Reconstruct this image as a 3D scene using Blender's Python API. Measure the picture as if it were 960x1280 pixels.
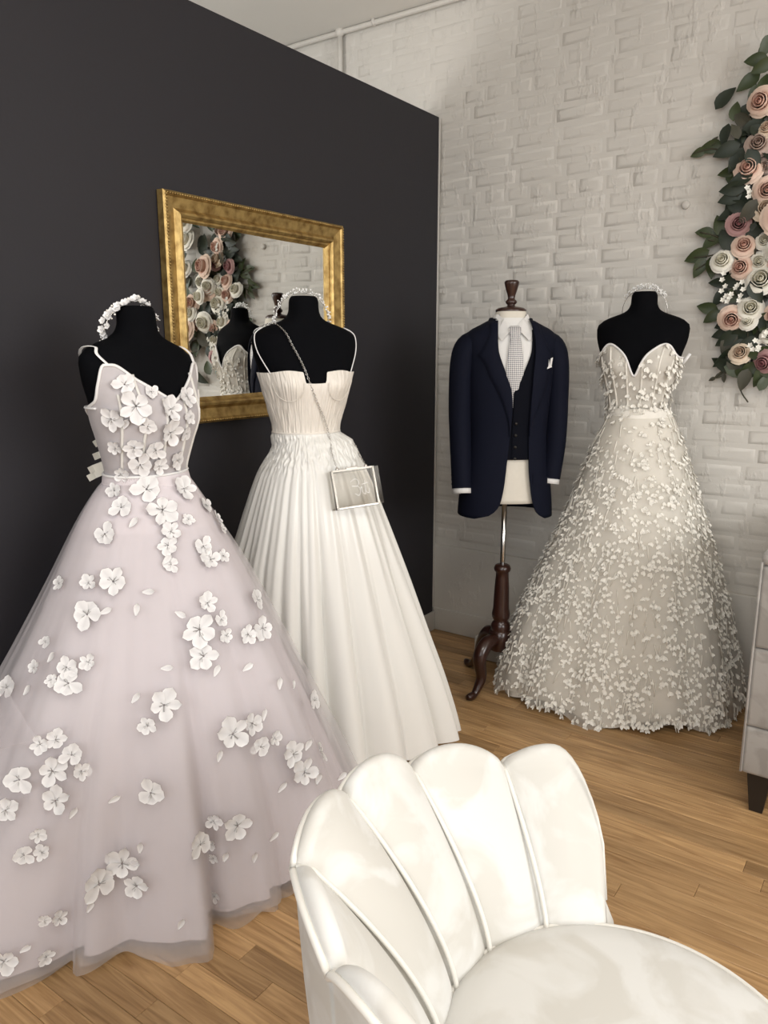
import bpy, bmesh, math, random
import numpy as np
from mathutils import Vector, Matrix, noise
from mathutils.bvhtree import BVHTree
for o in list(bpy.data.objects): bpy.data.objects.remove(o)
S = bpy.context.scene
COL = S.collection
R = math.radians
rng = random.Random(7)

# ------------------------------------------------------------------ camera
CAM_H, PITCH, YAW, FPX = 1.42, R(12.0), R(35.0), 960.0
cam = bpy.data.cameras.new('camera'); camo = bpy.data.objects.new('camera', cam); COL.objects.link(camo)
camo.location = (0, 0, CAM_H); camo.rotation_euler = (R(90) - PITCH, 0, YAW)
cam.sensor_fit = 'VERTICAL'; cam.sensor_height = 32.0; cam.lens = 32.0 * FPX / 1280.0
cam.clip_start = 0.02
S.camera = camo
S.view_settings.view_transform = 'Standard'; S.view_settings.look = 'None'
S.view_settings.gamma = 1.0; S.view_settings.exposure = -0.05
S.view_settings.use_curve_mapping = False

# ------------------------------------------------------------------ light
W = bpy.data.worlds.new('world'); S.world = W; W.use_nodes = True
W.node_tree.nodes['Background'].inputs[0].default_value = (0.80, 0.88, 1.0, 1)
W.node_tree.nodes['Background'].inputs[1].default_value = 0.6

def area(name, loc, target, sx, sy, power, col):
    l = bpy.data.lights.new(name, 'AREA'); l.shape = 'RECTANGLE'; l.size = sx; l.size_y = sy
    l.energy = power; l.color = col
    o = bpy.data.objects.new(name, l); COL.objects.link(o); o.location = loc
    o.rotation_euler = (Vector(target) - Vector(loc)).to_track_quat('-Z', 'Y').to_euler()
    return o
# daylight entering through the tall shop window behind the camera and the side window
area('daylight_front_window', (0.5, -2.75, 1.95), (0.3, 0, 1.75), 4.0, 1.6, 86, (0.985, 0.995, 1.0))
area('daylight_side_window', (3.02, 0.95, 1.85), (0, 1.2, 1.6), 2.6, 1.5, 98, (1.0, 0.995, 0.98))
area('back_room_fill', (-3.5, 0.4, 1.5), (-2.5, 1.6, 2.9), 1.8, 1.6, 85, (1.0, 0.98, 0.95))  # added fill lamp brightening the ceiling beyond the partition; no window there
area('overhead_fill', (0.25, 0.2, 2.86), (0.25, 0.2, 0), 1.4, 0.7, 34, (1.0, 0.96, 0.90))  # added overhead fill for the chair seat and near floor, without a fixture

# ------------------------------------------------------------------ pixel helpers (960x1280 frame)
_rx = math.pi / 2 - PITCH
_RM = (Matrix.Rotation(YAW, 3, 'Z') @ Matrix.Rotation(_rx, 3, 'X'))
CAM = Vector((0, 0, CAM_H))
def ray(x, y):
    return (_RM @ Vector(((x - 480) / FPX, -(y - 640) / FPX, -1.0))).normalized()
def onZ(x, y, z=0.0):
    d = ray(x, y); return CAM + d * ((z - CAM_H) / d.z)
def onY(x, y, Y):
    d = ray(x, y); return CAM + d * (Y / d.y)
def onX(x, y, X):
    d = ray(x, y); return CAM + d * (X / d.x)
def project(p):
    c = _RM.transposed() @ (Vector(p) - CAM)
    return 480 + FPX * c.x / -c.z, 640 - FPX * c.y / -c.z
def smooth(a, b, x):
    t = np.clip((x - a) / (b - a), 0, 1); return t * t * (3 - 2 * t)
def cub(xs, ys, x):
    """smooth monotone cubic interpolation"""
    xs = np.asarray(xs, float); ys = np.asarray(ys, float)
    if xs[0] > xs[-1]: xs = xs[::-1]; ys = ys[::-1]
    h = np.diff(xs); d = np.diff(ys) / h
    m = np.zeros(len(xs)); m[0] = d[0]; m[-1] = d[-1]
    for i in range(1, len(xs) - 1):
        m[i] = 0 if d[i-1] * d[i] <= 0 else 2 * d[i-1] * d[i] / (d[i-1] + d[i])
    x = np.clip(x, xs[0], xs[-1]); i = int(np.clip(np.searchsorted(xs, x) - 1, 0, len(h) - 1))
    t = (x - xs[i]) / h[i]
    return float((2*t**3-3*t**2+1)*ys[i] + (t**3-2*t**2+t)*h[i]*m[i] + (-2*t**3+3*t**2)*ys[i+1] + (t**3-t**2)*h[i]*m[i+1])

# ------------------------------------------------------------------ materials
def mat(name):
    m = bpy.data.materials.new(name); m.use_nodes = True
    nt = m.node_tree; return m, nt, nt.nodes['Principled BSDF'], nt.nodes, nt.links
def setp(b, **k):
    names = {'color': 'Base Color', 'rough': 'Roughness', 'metal': 'Metallic', 'spec': 'Specular IOR Level', 'sheen': 'Sheen Weight',
             'sheen_rough': 'Sheen Roughness', 'coat': 'Coat Weight', 'trans': 'Transmission Weight', 'ior': 'IOR', 'alpha': 'Alpha',
             'aniso': 'Anisotropic', 'sss': 'Subsurface Weight', 'coat_rough': 'Coat Roughness', 'sheen_tint': 'Sheen Tint'}
    for a, v in k.items():
        if a in ('color', 'sheen_tint'): v = (*v, 1)
        b.inputs[names[a]].default_value = v
def simple(name, color, rough=0.5, noise_scale=None, noise_amt=0.1, bump=0.0, bump_scale=None, **k):
    m, nt, b, N, L = mat(name); setp(b, color=color, rough=rough, **k)
    if noise_scale:
        tc = N.new('ShaderNodeTexCoord'); n = N.new('ShaderNodeTexNoise'); n.inputs['Scale'].default_value = noise_scale
        n.inputs['Detail'].default_value = 5
        L.new(tc.outputs['Object'], n.inputs['Vector'])
        mx = N.new('ShaderNodeMix'); mx.data_type = 'RGBA'; mx.inputs['A'].default_value = (*[c * (1 - noise_amt) for c in color], 1)
        mx.inputs['B'].default_value = (*[min(1, c * (1 + noise_amt)) for c in color], 1)
        L.new(n.outputs['Fac'], mx.inputs['Factor']); L.new(mx.outputs['Result'], b.inputs['Base Color'])
    if bump:
        tc = N.new('ShaderNodeTexCoord'); n = N.new('ShaderNodeTexNoise'); n.inputs['Scale'].default_value = bump_scale or 60
        n.inputs['Detail'].default_value = 4
        bp = N.new('ShaderNodeBump'); bp.inputs['Strength'].default_value = bump; bp.inputs['Distance'].default_value = 0.01
        L.new(tc.outputs['Object'], n.inputs['Vector']); L.new(n.outputs['Fac'], bp.inputs['Height']); L.new(bp.outputs['Normal'], b.inputs['Normal'])
    return m
def tulle(name, color, opacity, transl=0.5):
    m, nt, b, N, L = mat(name); N.remove(b)
    d = N.new('ShaderNodeBsdfDiffuse'); d.inputs[0].default_value = (*color, 1)
    t = N.new('ShaderNodeBsdfTranslucent'); t.inputs[0].default_value = (*color, 1)
    mx = N.new('ShaderNodeMixShader'); mx.inputs[0].default_value = transl
    L.new(d.outputs[0], mx.inputs[1]); L.new(t.outputs[0], mx.inputs[2])
    tr = N.new('ShaderNodeBsdfTransparent'); m2 = N.new('ShaderNodeMixShader'); m2.inputs[0].default_value = opacity
    L.new(tr.outputs[0], m2.inputs[1]); L.new(mx.outputs[0], m2.inputs[2])
    L.new(m2.outputs[0], N['Material Output'].inputs[0])
    return m

def make_brick_paint():
    m, nt, b, N, L = mat('painted_brick'); setp(b, color=(0.60, 0.575, 0.53), rough=0.55, spec=0.35)
    g = N.new('ShaderNodeNewGeometry')
    n1 = N.new('ShaderNodeTexNoise'); n1.inputs['Scale'].default_value = 3.0; n1.inputs['Detail'].default_value = 6
    n2 = N.new('ShaderNodeTexNoise'); n2.inputs['Scale'].default_value = 14; n2.inputs['Detail'].default_value = 6; n2.inputs['Roughness'].default_value = 0.6
    n3 = N.new('ShaderNodeTexNoise'); n3.inputs['Scale'].default_value = 90; n3.inputs['Detail'].default_value = 3
    mp = N.new('ShaderNodeMapping'); mp.inputs['Scale'].default_value = (2.0, 1, 0.75)
    for n in (n1, n3): L.new(g.outputs['Position'], n.inputs['Vector'])
    L.new(g.outputs['Position'], mp.inputs['Vector']); L.new(mp.outputs[0], n2.inputs['Vector'])
    mx = N.new('ShaderNodeMix'); mx.data_type = 'RGBA'; mx.inputs['A'].default_value = (0.56, 0.535, 0.49, 1); mx.inputs['B'].default_value = (0.64, 0.615, 0.57, 1)
    L.new(n1.outputs['Fac'], mx.inputs['Factor']); L.new(mx.outputs['Result'], b.inputs['Base Color'])
    r = N.new('ShaderNodeMapRange'); r.inputs['From Min'].default_value = 0.55; r.inputs['From Max'].default_value = 0.8
    L.new(n2.outputs['Fac'], r.inputs['Value'])
    ad = N.new('ShaderNodeMath'); ad.operation = 'MULTIPLY_ADD'; ad.inputs[1].default_value = 0.12
    L.new(n3.outputs['Fac'], ad.inputs[0]); L.new(r.outputs[0], ad.inputs[2])
    bp = N.new('ShaderNodeBump'); bp.inputs['Strength'].default_value = 0.38; bp.inputs['Distance'].default_value = 0.012
    L.new(ad.outputs[0], bp.inputs['Height']); L.new(bp.outputs['Normal'], b.inputs['Normal'])
    return m
def make_oak():
    m, nt, b, N, L = mat('oak_floor'); setp(b, rough=0.38, spec=0.4, coat=0.12)
    b.inputs['Coat Roughness'].default_value = 0.25
    g = N.new('ShaderNodeNewGeometry'); at = N.new('ShaderNodeAttribute'); at.attribute_name = 'rnd'
    sc = N.new('ShaderNodeVectorMath'); sc.operation = 'SCALE'; sc.inputs['Scale'].default_value = 37.0
    cx = N.new('ShaderNodeCombineXYZ')
    for i in range(3): L.new(at.outputs['Fac'], cx.inputs[i])
    L.new(cx.outputs[0], sc.inputs[0])
    ad = N.new('ShaderNodeVectorMath'); L.new(g.outputs['Position'], ad.inputs[0]); L.new(sc.outputs[0], ad.inputs[1])
    mp = N.new('ShaderNodeMapping'); mp.inputs['Scale'].default_value = (2.2, 30, 30); L.new(ad.outputs[0], mp.inputs[0])
    n = N.new('ShaderNodeTexNoise'); n.inputs['Scale'].default_value = 1.4; n.inputs['Detail'].default_value = 6; n.inputs['Distortion'].default_value = 1.6
    L.new(mp.outputs[0], n.inputs['Vector'])
    mp2 = N.new('ShaderNodeMapping'); mp2.inputs['Scale'].default_value = (6, 190, 190); L.new(ad.outputs[0], mp2.inputs[0])
    n2 = N.new('ShaderNodeTexNoise'); n2.inputs['Scale'].default_value = 1.0; n2.inputs['Detail'].default_value = 3; L.new(mp2.outputs[0], n2.inputs['Vector'])
    cr = N.new('ShaderNodeValToRGB'); cr.color_ramp.elements[0].color = (0.275, 0.150, 0.060, 1); cr.color_ramp.elements[1].color = (0.53, 0.330, 0.155, 1)
    cr.color_ramp.elements[0].position = 0.28; cr.color_ramp.elements[1].position = 0.68
    mixv = N.new('ShaderNodeMath'); mixv.operation = 'MULTIPLY_ADD'; mixv.inputs[1].default_value = 0.30; L.new(n2.outputs['Fac'], mixv.inputs[0])
    sub = N.new('ShaderNodeMath'); sub.operation = 'SUBTRACT'; sub.inputs[1].default_value = 0.15; L.new(n.outputs['Fac'], sub.inputs[0]); L.new(sub.outputs[0], mixv.inputs[2])
    L.new(mixv.outputs[0], cr.inputs[0])
    hv = N.new('ShaderNodeHueSaturation'); mr = N.new('ShaderNodeMapRange'); mr.inputs['To Min'].default_value = 0.74; mr.inputs['To Max'].default_value = 1.18
    L.new(at.outputs['Fac'], mr.inputs['Value']); L.new(mr.outputs[0], hv.inputs['Value']); L.new(cr.outputs[0], hv.inputs['Color'])
    L.new(hv.outputs[0], b.inputs['Base Color'])
    return m
def make_velvet(name, c1, c2, scale, stretch=(1, 1, 1), **k):
    m, nt, b, N, L = mat(name); setp(b, rough=0.75, spec=0.2, **k)
    tc = N.new('ShaderNodeTexCoord'); mp = N.new('ShaderNodeMapping'); mp.inputs['Scale'].default_value = stretch
    n = N.new('ShaderNodeTexNoise'); n.inputs['Scale'].default_value = scale; n.inputs['Detail'].default_value = 6; n.inputs['Distortion'].default_value = 0.8
    L.new(tc.outputs['Object'], mp.inputs[0]); L.new(mp.outputs[0], n.inputs['Vector'])
    cr = N.new('ShaderNodeValToRGB'); cr.color_ramp.elements[0].position = 0.44; cr.color_ramp.elements[1].position = 0.56
    cr.color_ramp.elements[0].color = (*c1, 1); cr.color_ramp.elements[1].color = (*c2, 1)
    L.new(n.outputs['Fac'], cr.inputs[0]); L.new(cr.outputs[0], b.inputs['Base Color'])
    return m
def make_tie():
    m, nt, b, N, L = mat('tie_silk'); setp(b, rough=0.45, sheen=0.3)
    tc = N.new('ShaderNodeTexCoord'); mp = N.new('ShaderNodeMapping'); mp.inputs['Scale'].default_value = (190, 190, 190); mp.inputs['Rotation'].default_value = (0, 0, R(45))
    L.new(tc.outputs['UV'], mp.inputs[0])
    v = N.new('ShaderNodeTexChecker'); v.inputs['Scale'].default_value = 1.0
    v.inputs['Color1'].default_value = (0.66, 0.64, 0.62, 1); v.inputs['Color2'].default_value = (0.20, 0.20, 0.22, 1)
    L.new(mp.outputs[0], v.inputs[0]); L.new(v.outputs[0], b.inputs['Base Color'])
    return m
def make_ramp_attr(name, c0, c1, rough=0.6, **k):
    """colour runs from c0 (attribute 0) to c1 (attribute 1): a petal's own colour from heart to rim"""
    m, nt, b, N, L = mat(name); setp(b, rough=rough, **k)
    at = N.new('ShaderNodeAttribute'); at.attribute_name = 'rnd'
    mx = N.new('ShaderNodeMix'); mx.data_type = 'RGBA'; mx.inputs['A'].default_value = (*c0, 1); mx.inputs['B'].default_value = (*c1, 1)
    L.new(at.outputs['Fac'], mx.inputs['Factor']); L.new(mx.outputs['Result'], b.inputs['Base Color'])
    return m
def make_gold():
    m, nt, b, N, L = mat('antique_gold'); setp(b, color=(0.52, 0.33, 0.09), metal=0.75, rough=0.36)
    tc = N.new('ShaderNodeTexCoord'); n = N.new('ShaderNodeTexNoise'); n.inputs['Scale'].default_value = 35; n.inputs['Detail'].default_value = 6
    L.new(tc.outputs['Object'], n.inputs['Vector'])
    cr = N.new('ShaderNodeValToRGB'); cr.color_ramp.elements[0].color = (0.24, 0.145, 0.045, 1); cr.color_ramp.elements[1].color = (0.50, 0.345, 0.13, 1)
    cr.color_ramp.elements[0].position = 0.3; cr.color_ramp.elements[1].position = 0.6
    L.new(n.outputs['Fac'], cr.inputs[0]); L.new(cr.outputs[0], b.inputs['Base Color'])
    bp = N.new('ShaderNodeBump'); bp.inputs['Strength'].default_value = 0.25; bp.inputs['Distance'].default_value = 0.004
    L.new(n.outputs['Fac'], bp.inputs['Height']); L.new(bp.outputs['Normal'], b.inputs['Normal'])
    return m

M = {}
M['brick'] = make_brick_paint()
M['oak'] = make_oak()
M['dark'] = simple('charcoal_wall_paint', (0.0138, 0.0124, 0.0166), 0.66, 6, 0.06, 0.05, 120)
M['white_trim'] = simple('white_trim_paint', (0.55, 0.53, 0.49), 0.45, 8, 0.05)
M['ceiling'] = simple('ceiling_paint', (0.72, 0.70, 0.655), 0.8, 2, 0.04)
M['plaster'] = simple('room_plaster', (0.62, 0.60, 0.56), 0.8, 2, 0.05)
M['pipe'] = simple('painted_pipe', (0.58, 0.555, 0.51), 0.45, 20, 0.05)
M['gold'] = make_gold()
M['mirror'] = simple('mirror_glass', (0.88, 0.89, 0.87), 0.0, metal=1.0)
M['black_velvet'] = simple('black_jersey', (0.0020, 0.0022, 0.0032), 0.85, 40, 0.2, spec=0.08)
M['tulle_out'] = tulle('lilac_tulle', (0.84, 0.815, 0.825), 0.30)
M['tulle_hem'] = tulle('lilac_tulle_veil', (0.84, 0.80, 0.82), 0.26)
M['lilac_lining'] = simple('lilac_lining', (0.64, 0.585, 0.605), 0.8, 2.2, 0.10)
M['bodice_mesh'] = simple('bodice_mesh', (0.46, 0.43, 0.44), 0.75, 60, 0.05, sheen=0.2)
M['bodice_bone'] = simple('bodice_boning', (0.70, 0.68, 0.64), 0.6)
M['white_cloth'] = simple('white_cloth', (0.78, 0.77, 0.76), 0.6)
M['ribbon'] = simple('cream_ribbon', (0.78, 0.76, 0.68), 0.4, sheen=0.2)
M['petal_white'] = make_ramp_attr('embroidered_petal', (0.62, 0.605, 0.605), (0.80, 0.79, 0.785), 0.55)
M['stamen'] = simple('stamen_thread', (0.30, 0.29, 0.28), 0.5)
M['satin'] = simple('ivory_satin', (0.71, 0.70, 0.665), 0.30, spec=0.5, sheen=0.1)
M['ruche'] = simple('ruched_ivory_silk', (0.72, 0.675, 0.61), 0.55, 30, 0.06, sheen=0.1)
M['net3'] = tulle('champagne_net', (0.84, 0.81, 0.75), 0.5, 0.35)
M['lining3'] = simple('champagne_lining', (0.80, 0.77, 0.705), 0.8, 12, 0.08)
M['bodice3'] = simple('sheer_bodice_mesh', (0.56, 0.53, 0.475), 0.8, 40, 0.08)
M['petal3'] = make_ramp_attr('champagne_petal', (0.76, 0.73, 0.66), (0.92, 0.895, 0.835), 0.5)
M['navy'] = simple('navy_wool', (0.0034, 0.0046, 0.0125), 0.8, 120, 0.2, spec=0.15)
M['navy_dark'] = simple('dark_waistcoat_wool', (0.0026, 0.0032, 0.0068), 0.8, 120, 0.2, spec=0.1)
M['shirt'] = simple('white_shirt_cotton', (0.72, 0.71, 0.69), 0.7)
M['form_cream'] = simple('cream_form_cotton', (0.66, 0.62, 0.54), 0.8, 60, 0.05)
M['tie'] = make_tie()
M['mahogany'] = simple('mahogany', (0.030, 0.0095, 0.006), 0.28, 18, 0.35, coat=0.3)
M['steel'] = simple('brushed_steel', (0.62, 0.60, 0.57), 0.25, metal=1.0)
M['steel_dark'] = simple('gunmetal', (0.16, 0.155, 0.15), 0.3, metal=1.0)
M['crystal'] = simple('crystal', (0.90, 0.90, 0.89), 0.12, spec=0.8, coat=0.5)
M['pearl'] = simple('pearl', (0.86, 0.83, 0.77), 0.25, coat=0.4)
M['acrylic'] = None
M['chair'] = make_velvet('cream_velvet', (0.58, 0.565, 0.525), (0.665, 0.66, 0.635), 7.5, sheen=0.15)
M['chair_pipe'] = simple('cream_piping', (0.74, 0.72, 0.67), 0.6, sheen=0.2)
M['sofa'] = make_velvet('grey_velvet', (0.28, 0.262, 0.240), (0.345, 0.325, 0.302), 11.0, sheen=0.4)
M['black_wood'] = simple('black_wood', (0.012, 0.010, 0.009), 0.35)
M['brass'] = simple('brass', (0.62, 0.44, 0.17), 0.3, metal=1.0)
def make_acrylic():
    m, nt, b, N, L = mat('clear_acrylic'); N.remove(b)
    gl = N.new('ShaderNodeBsdfGlossy'); gl.inputs['Roughness'].default_value = 0.05; gl.inputs['Color'].default_value = (0.9, 0.9, 0.9, 1)
    tr = N.new('ShaderNodeBsdfTransparent'); tr.inputs[0].default_value = (0.965, 0.96, 0.95, 1)
    mx = N.new('ShaderNodeMixShader'); mx.inputs[0].default_value = 0.06
    L.new(tr.outputs[0], mx.inputs[1]); L.new(gl.outputs[0], mx.inputs[2]); L.new(mx.outputs[0], N['Material Output'].inputs[0])
    return m
M['acrylic'] = make_acrylic()
M['window_glass'] = make_acrylic(); M['window_glass'].name = 'window_glass'
for i, (c0, c1) in enumerate([((0.62, 0.33, 0.25), (0.76, 0.60, 0.49)), ((0.74, 0.70, 0.54), (0.84, 0.82, 0.75)), ((0.30, 0.10, 0.11), (0.47, 0.29, 0.28)),
                              ((0.62, 0.43, 0.30), (0.76, 0.65, 0.51)), ((0.36, 0.24, 0.19), (0.44, 0.35, 0.30))]):
    M['rose%d' % i] = make_ramp_attr(['blush_rose', 'white_rose', 'mauve_rose', 'peach_rose', 'dusty_rose'][i], c0, c1, 0.65)
M['leaf'] = simple('garland_leaf', (0.036, 0.052, 0.017), 0.45, 30, 0.3)
M['leaf_dark'] = simple('garland_leaf_dark', (0.015, 0.024, 0.013), 0.5, 30, 0.3)
M['leaf_grey'] = simple('garland_leaf_grey', (0.058, 0.056, 0.038), 0.6, 30, 0.3)
M['stem'] = simple('garland_stem', (0.05, 0.045, 0.025), 0.7)

# ------------------------------------------------------------------ object helpers
WM = {}
def make_mesh(name, verts, faces, material, smooth_=True, attr=None, mats=None, fmat=None):
    me = bpy.data.meshes.new(name); me.from_pydata([tuple(v) for v in verts], [], faces)
    for m in (mats or [material]): me.materials.append(m)
    if fmat is not None: me.polygons.foreach_set('material_index', fmat)
    if smooth_: me.polygons.foreach_set('use_smooth', [True] * len(me.polygons))
    if attr is not None:
        a = me.attributes.new('rnd', 'FLOAT', 'POINT'); a.data.foreach_set('value', np.asarray(attr, np.float32))
    me.update(); return me
def link(name, data, parent=None, world=None):
    o = bpy.data.objects.new(name, data); COL.objects.link(o)
    world = world or Matrix.Identity(4)
    WM[o.name] = world.copy()
    if parent is not None:
        o.parent = parent; o.matrix_basis = WM[parent.name].inverted() @ world
    else: o.matrix_basis = world
    return o
def obj(name, verts, faces, material, parent=None, smooth_=True, attr=None, base=None, fixn=True, **k):
    """verts in world coordinates; the object's own origin is put at base (or its parent's place)"""
    if base is None: base = WM[parent.name].translation if parent is not None else Vector((0, 0, 0))
    base = Vector(base)
    me = make_mesh(name, [Vector(v) - base for v in verts], faces, material, smooth_, attr, **k)
    if fixn:
        bm = bmesh.new(); bm.from_mesh(me); bmesh.ops.recalc_face_normals(bm, faces=bm.faces); bm.to_mesh(me); bm.free()
    return link(name, me, parent, Matrix.Translation(base))
def tag(o, label, cat, group=None):
    o['label'] = label; o['category'] = cat
    if group: o['group'] = group
    return o
def thing(name, loc, label, cat, group=None):
    o = link(name, None, None, Matrix.Translation(Vector(loc))); o.empty_display_size = 0.1
    return tag(o, label, cat, group)
def struct(o): o['kind'] = 'structure'; return o

def grid_faces(nr, nc, wrap=False, off=0):
    f = []
    for i in range(nr - 1):
        for j in range(nc if wrap else nc - 1):
            a = off + i * nc + j; b = off + i * nc + (j + 1) % nc
            f.append((a, b, b + nc, a + nc))
    return f
class MB:
    def __init__(s): s.v = []; s.f = []; s.a = []; s.m = []
    def add(s, v, f, a=None, m=0):
        o = len(s.v); s.v += [Vector(p) for p in v]; s.f += [tuple(i + o for i in q) for q in f]
        s.a += list(a) if a is not None else [0.0] * len(v); s.m += [m] * len(f)
    def box(s, lo, hi, a=None, bevel=0.0, mtx=None, m=0):
        bm = bmesh.new(); bmesh.ops.create_cube(bm, size=1.0)
        for v in bm.verts:
            v.co = Vector([lo[i] + (v.co[i] + 0.5) * (hi[i] - lo[i]) for i in range(3)])
        if bevel: bmesh.ops.bevel(bm, geom=list(bm.edges), offset=bevel, segments=2, affect='EDGES', profile=0.6)
        bm.verts.index_update()
        vs = [(mtx @ v.co if mtx else v.co.copy()) for v in bm.verts]
        s.add(vs, [tuple(v.index for v in f.verts) for f in bm.faces], None if a is None else [a] * len(vs), m); bm.free()
    def tube(s, pts, rad, n=8, closed=False, cap=True, m=0, a=None):
        pts = [Vector(p) for p in pts]; k = len(pts)
        rad = rad if hasattr(rad, '__len__') else [rad] * k
        vs = []; up = None
        for i, p in enumerate(pts):
            t = (pts[(i + 1) % k] - pts[i - 1]) if closed else (pts[min(i + 1, k - 1)] - pts[max(i - 1, 0)])
            t = t.normalized() if t.length > 1e-9 else Vector((0, 0, 1))
            if up is None:
                up = Vector((0, 0, 1)) if abs(t.z) < 0.9 else Vector((1, 0, 0))
            x = t.cross(up)
            if x.length < 1e-6: x = t.orthogonal()
            x.normalize(); y = x.cross(t).normalized(); up = y
            for j in range(n):
                c = 2 * math.pi * j / n; vs.append(p + (x * math.cos(c) + y * math.sin(c)) * rad[i])
        f = grid_faces(k, n, True)
        if closed:
            o = (k - 1) * n; f += [(o + j, o + (j + 1) % n, (j + 1) % n, j) for j in range(n)]
        elif cap: f += [tuple(range(n))[::-1], tuple((k - 1) * n + j for j in range(n))]
        s.add(vs, f, a if a is None else [a] * len(vs), m)
    def lathe(s, prof, center=(0, 0, 0), n=24, m=0):
        c = Vector(center); vs = []
        for r, z in prof:
            for j in range(n):
                t = 2 * math.pi * j / n; vs.append(c + Vector((r * math.cos(t), r * math.sin(t), z)))
        s.add(vs, grid_faces(len(prof), n, True) + [tuple(range(n))[::-1], tuple((len(prof) - 1) * n + j for j in range(n))], None, m)
    def ico(s, c, r, sub=1, m=0, scale=(1, 1, 1)):
        bm = bmesh.new(); bmesh.ops.create_icosphere(bm, subdivisions=sub, radius=r); bm.verts.index_update()
        s.add([Vector(c) + Vector((v.co[0] * scale[0], v.co[1] * scale[1], v.co[2] * scale[2])) for v in bm.verts], [tuple(v.index for v in f.verts) for f in bm.faces], None, m); bm.free()
    def build(s, name, material, parent=None, smooth_=True, base=None, attr=False, mats=None, fixn=True):
        return obj(name, s.v, s.f, material, parent, smooth_, s.a if attr else None, base, fixn, mats=mats, fmat=s.m if mats else None)
    def mesh(s, name, material, smooth_=True, attr=False, mats=None):
        return make_mesh(name, s.v, s.f, material, smooth_, s.a if attr else None, mats, s.m if mats else None)
def spline(pts, n):
    """Catmull-Rom through points"""
    P = [Vector(p) for p in pts]; P = [P[0] * 2 - P[1]] + P + [P[-1] * 2 - P[-2]]
    out = []; k = len(P) - 3
    for i in range(n):
        u = i / (n - 1) * k; j = min(int(u), k - 1); t = u - j
        a, b, c, d = P[j:j + 4]
        out.append(0.5 * ((2 * b) + (c - a) * t + (2 * a - 5 * b + 4 * c - d) * t * t + (3 * b - a - 3 * c + d) * t ** 3))
    return out
def frame_matrix(origin, normal, spin=0.0, scale=1.0, up=Vector((0, 0, 1))):
    z = Vector(normal).normalized(); x = up.cross(z)
    if x.length < 1e-4: x = Vector((1, 0, 0))
    x.normalize(); y = z.cross(x)
    m = Matrix((x, y, z)).transposed().to_4x4()
    return Matrix.Translation(origin) @ m @ Matrix.Rotation(spin, 4, 'Z') @ Matrix.Scale(scale, 4)

# ------------------------------------------------------------------ room
XW, YB, ZC = -1.956, 3.259, 2.925      # charcoal partition, brick wall, ceiling
XR, YF, XL = 3.1, -2.85, -3.6
ZP = 2.443                              # top of the partition

# floor with planks along X
fl = MB(); fl.box((XL, YF, -0.06), (XR, YB + 0.05, -0.012))
floor = struct(fl.build('floor', M['oak'], None, False, attr=True))
PW = 0.0605
planks = []
rows = int((YB - YF) / PW) + 1
prng = random.Random(3)
for r in range(rows):
    y0 = YB - (r + 1) * PW; x = XL - prng.random() * 0.9
    while x < XR:
        ln = prng.choice([0.5, 0.7, 0.9, 1.1, 1.3, 1.7]) * prng.uniform(0.9, 1.1)
        a, b = max(x, XL), min(x + ln, XR); x += ln
        if b - a < 0.02: continue
        vis = 0
        for k in range(7):
            q = Vector((a + (b - a) * k / 6, y0 + PW / 2, 0))
            if (q - CAM).dot(ray(480, 640)) > 0.3:
                px, py = project(q)
                if -10 < px < 970 and -10 < py < 1290 and q.x > XW: vis += 1
        planks.append((vis, a, b, y0, prng.random()))
def plank_geo(mb, a, b, y0, rv, dz):
    g = 0.0004; ch = 0.0012; z = dz
    lo = [(a + g, y0 + g), (b - g, y0 + g), (b - g, y0 + PW - g), (a + g, y0 + PW - g)]
    hi = [(a + g + ch, y0 + g + ch), (b - g - ch, y0 + g + ch), (b - g - ch, y0 + PW - g - ch), (a + g + ch, y0 + PW - g - ch)]
    v = [(*p, -0.012) for p in lo] + [(*p, z - 0.0009) for p in lo] + [(*p, z) for p in hi]
    f = [(4 + i, 4 + (i + 1) % 4, 8 + (i + 1) % 4, 8 + i) for i in range(4)] + [(i, (i + 1) % 4, 4 + (i + 1) % 4, 4 + i) for i in range(4)] + [(8, 9, 10, 11)]
    mb.add(v, f, [rv] * 12)
order = sorted(planks, key=lambda p: (-(p[0] > 0), (p[1] + p[2]) ** 2 / 4 + p[3] ** 2))
rest = MB(); cnt = 0
for i, (vis, a, b, y0, rv) in enumerate(order):
    dz = prng.uniform(-0.0006, 0.0)
    if vis and cnt < 298:
        mb = MB(); plank_geo(mb, a, b, y0, rv, dz); mb.build('plank', M['oak'], floor, False, attr=True, fixn=False); cnt += 1
    else: plank_geo(rest, a, b, y0, rv, dz)
ro = rest.build('plank_field', M['oak'], floor, False, attr=True, fixn=False); ro['kind'] = 'stuff'

c = MB(); c.box((XL, YF, ZC), (XR, YB + 0.2, ZC + 0.1)); struct(c.build('ceiling', M['ceiling'], None, False))

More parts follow.
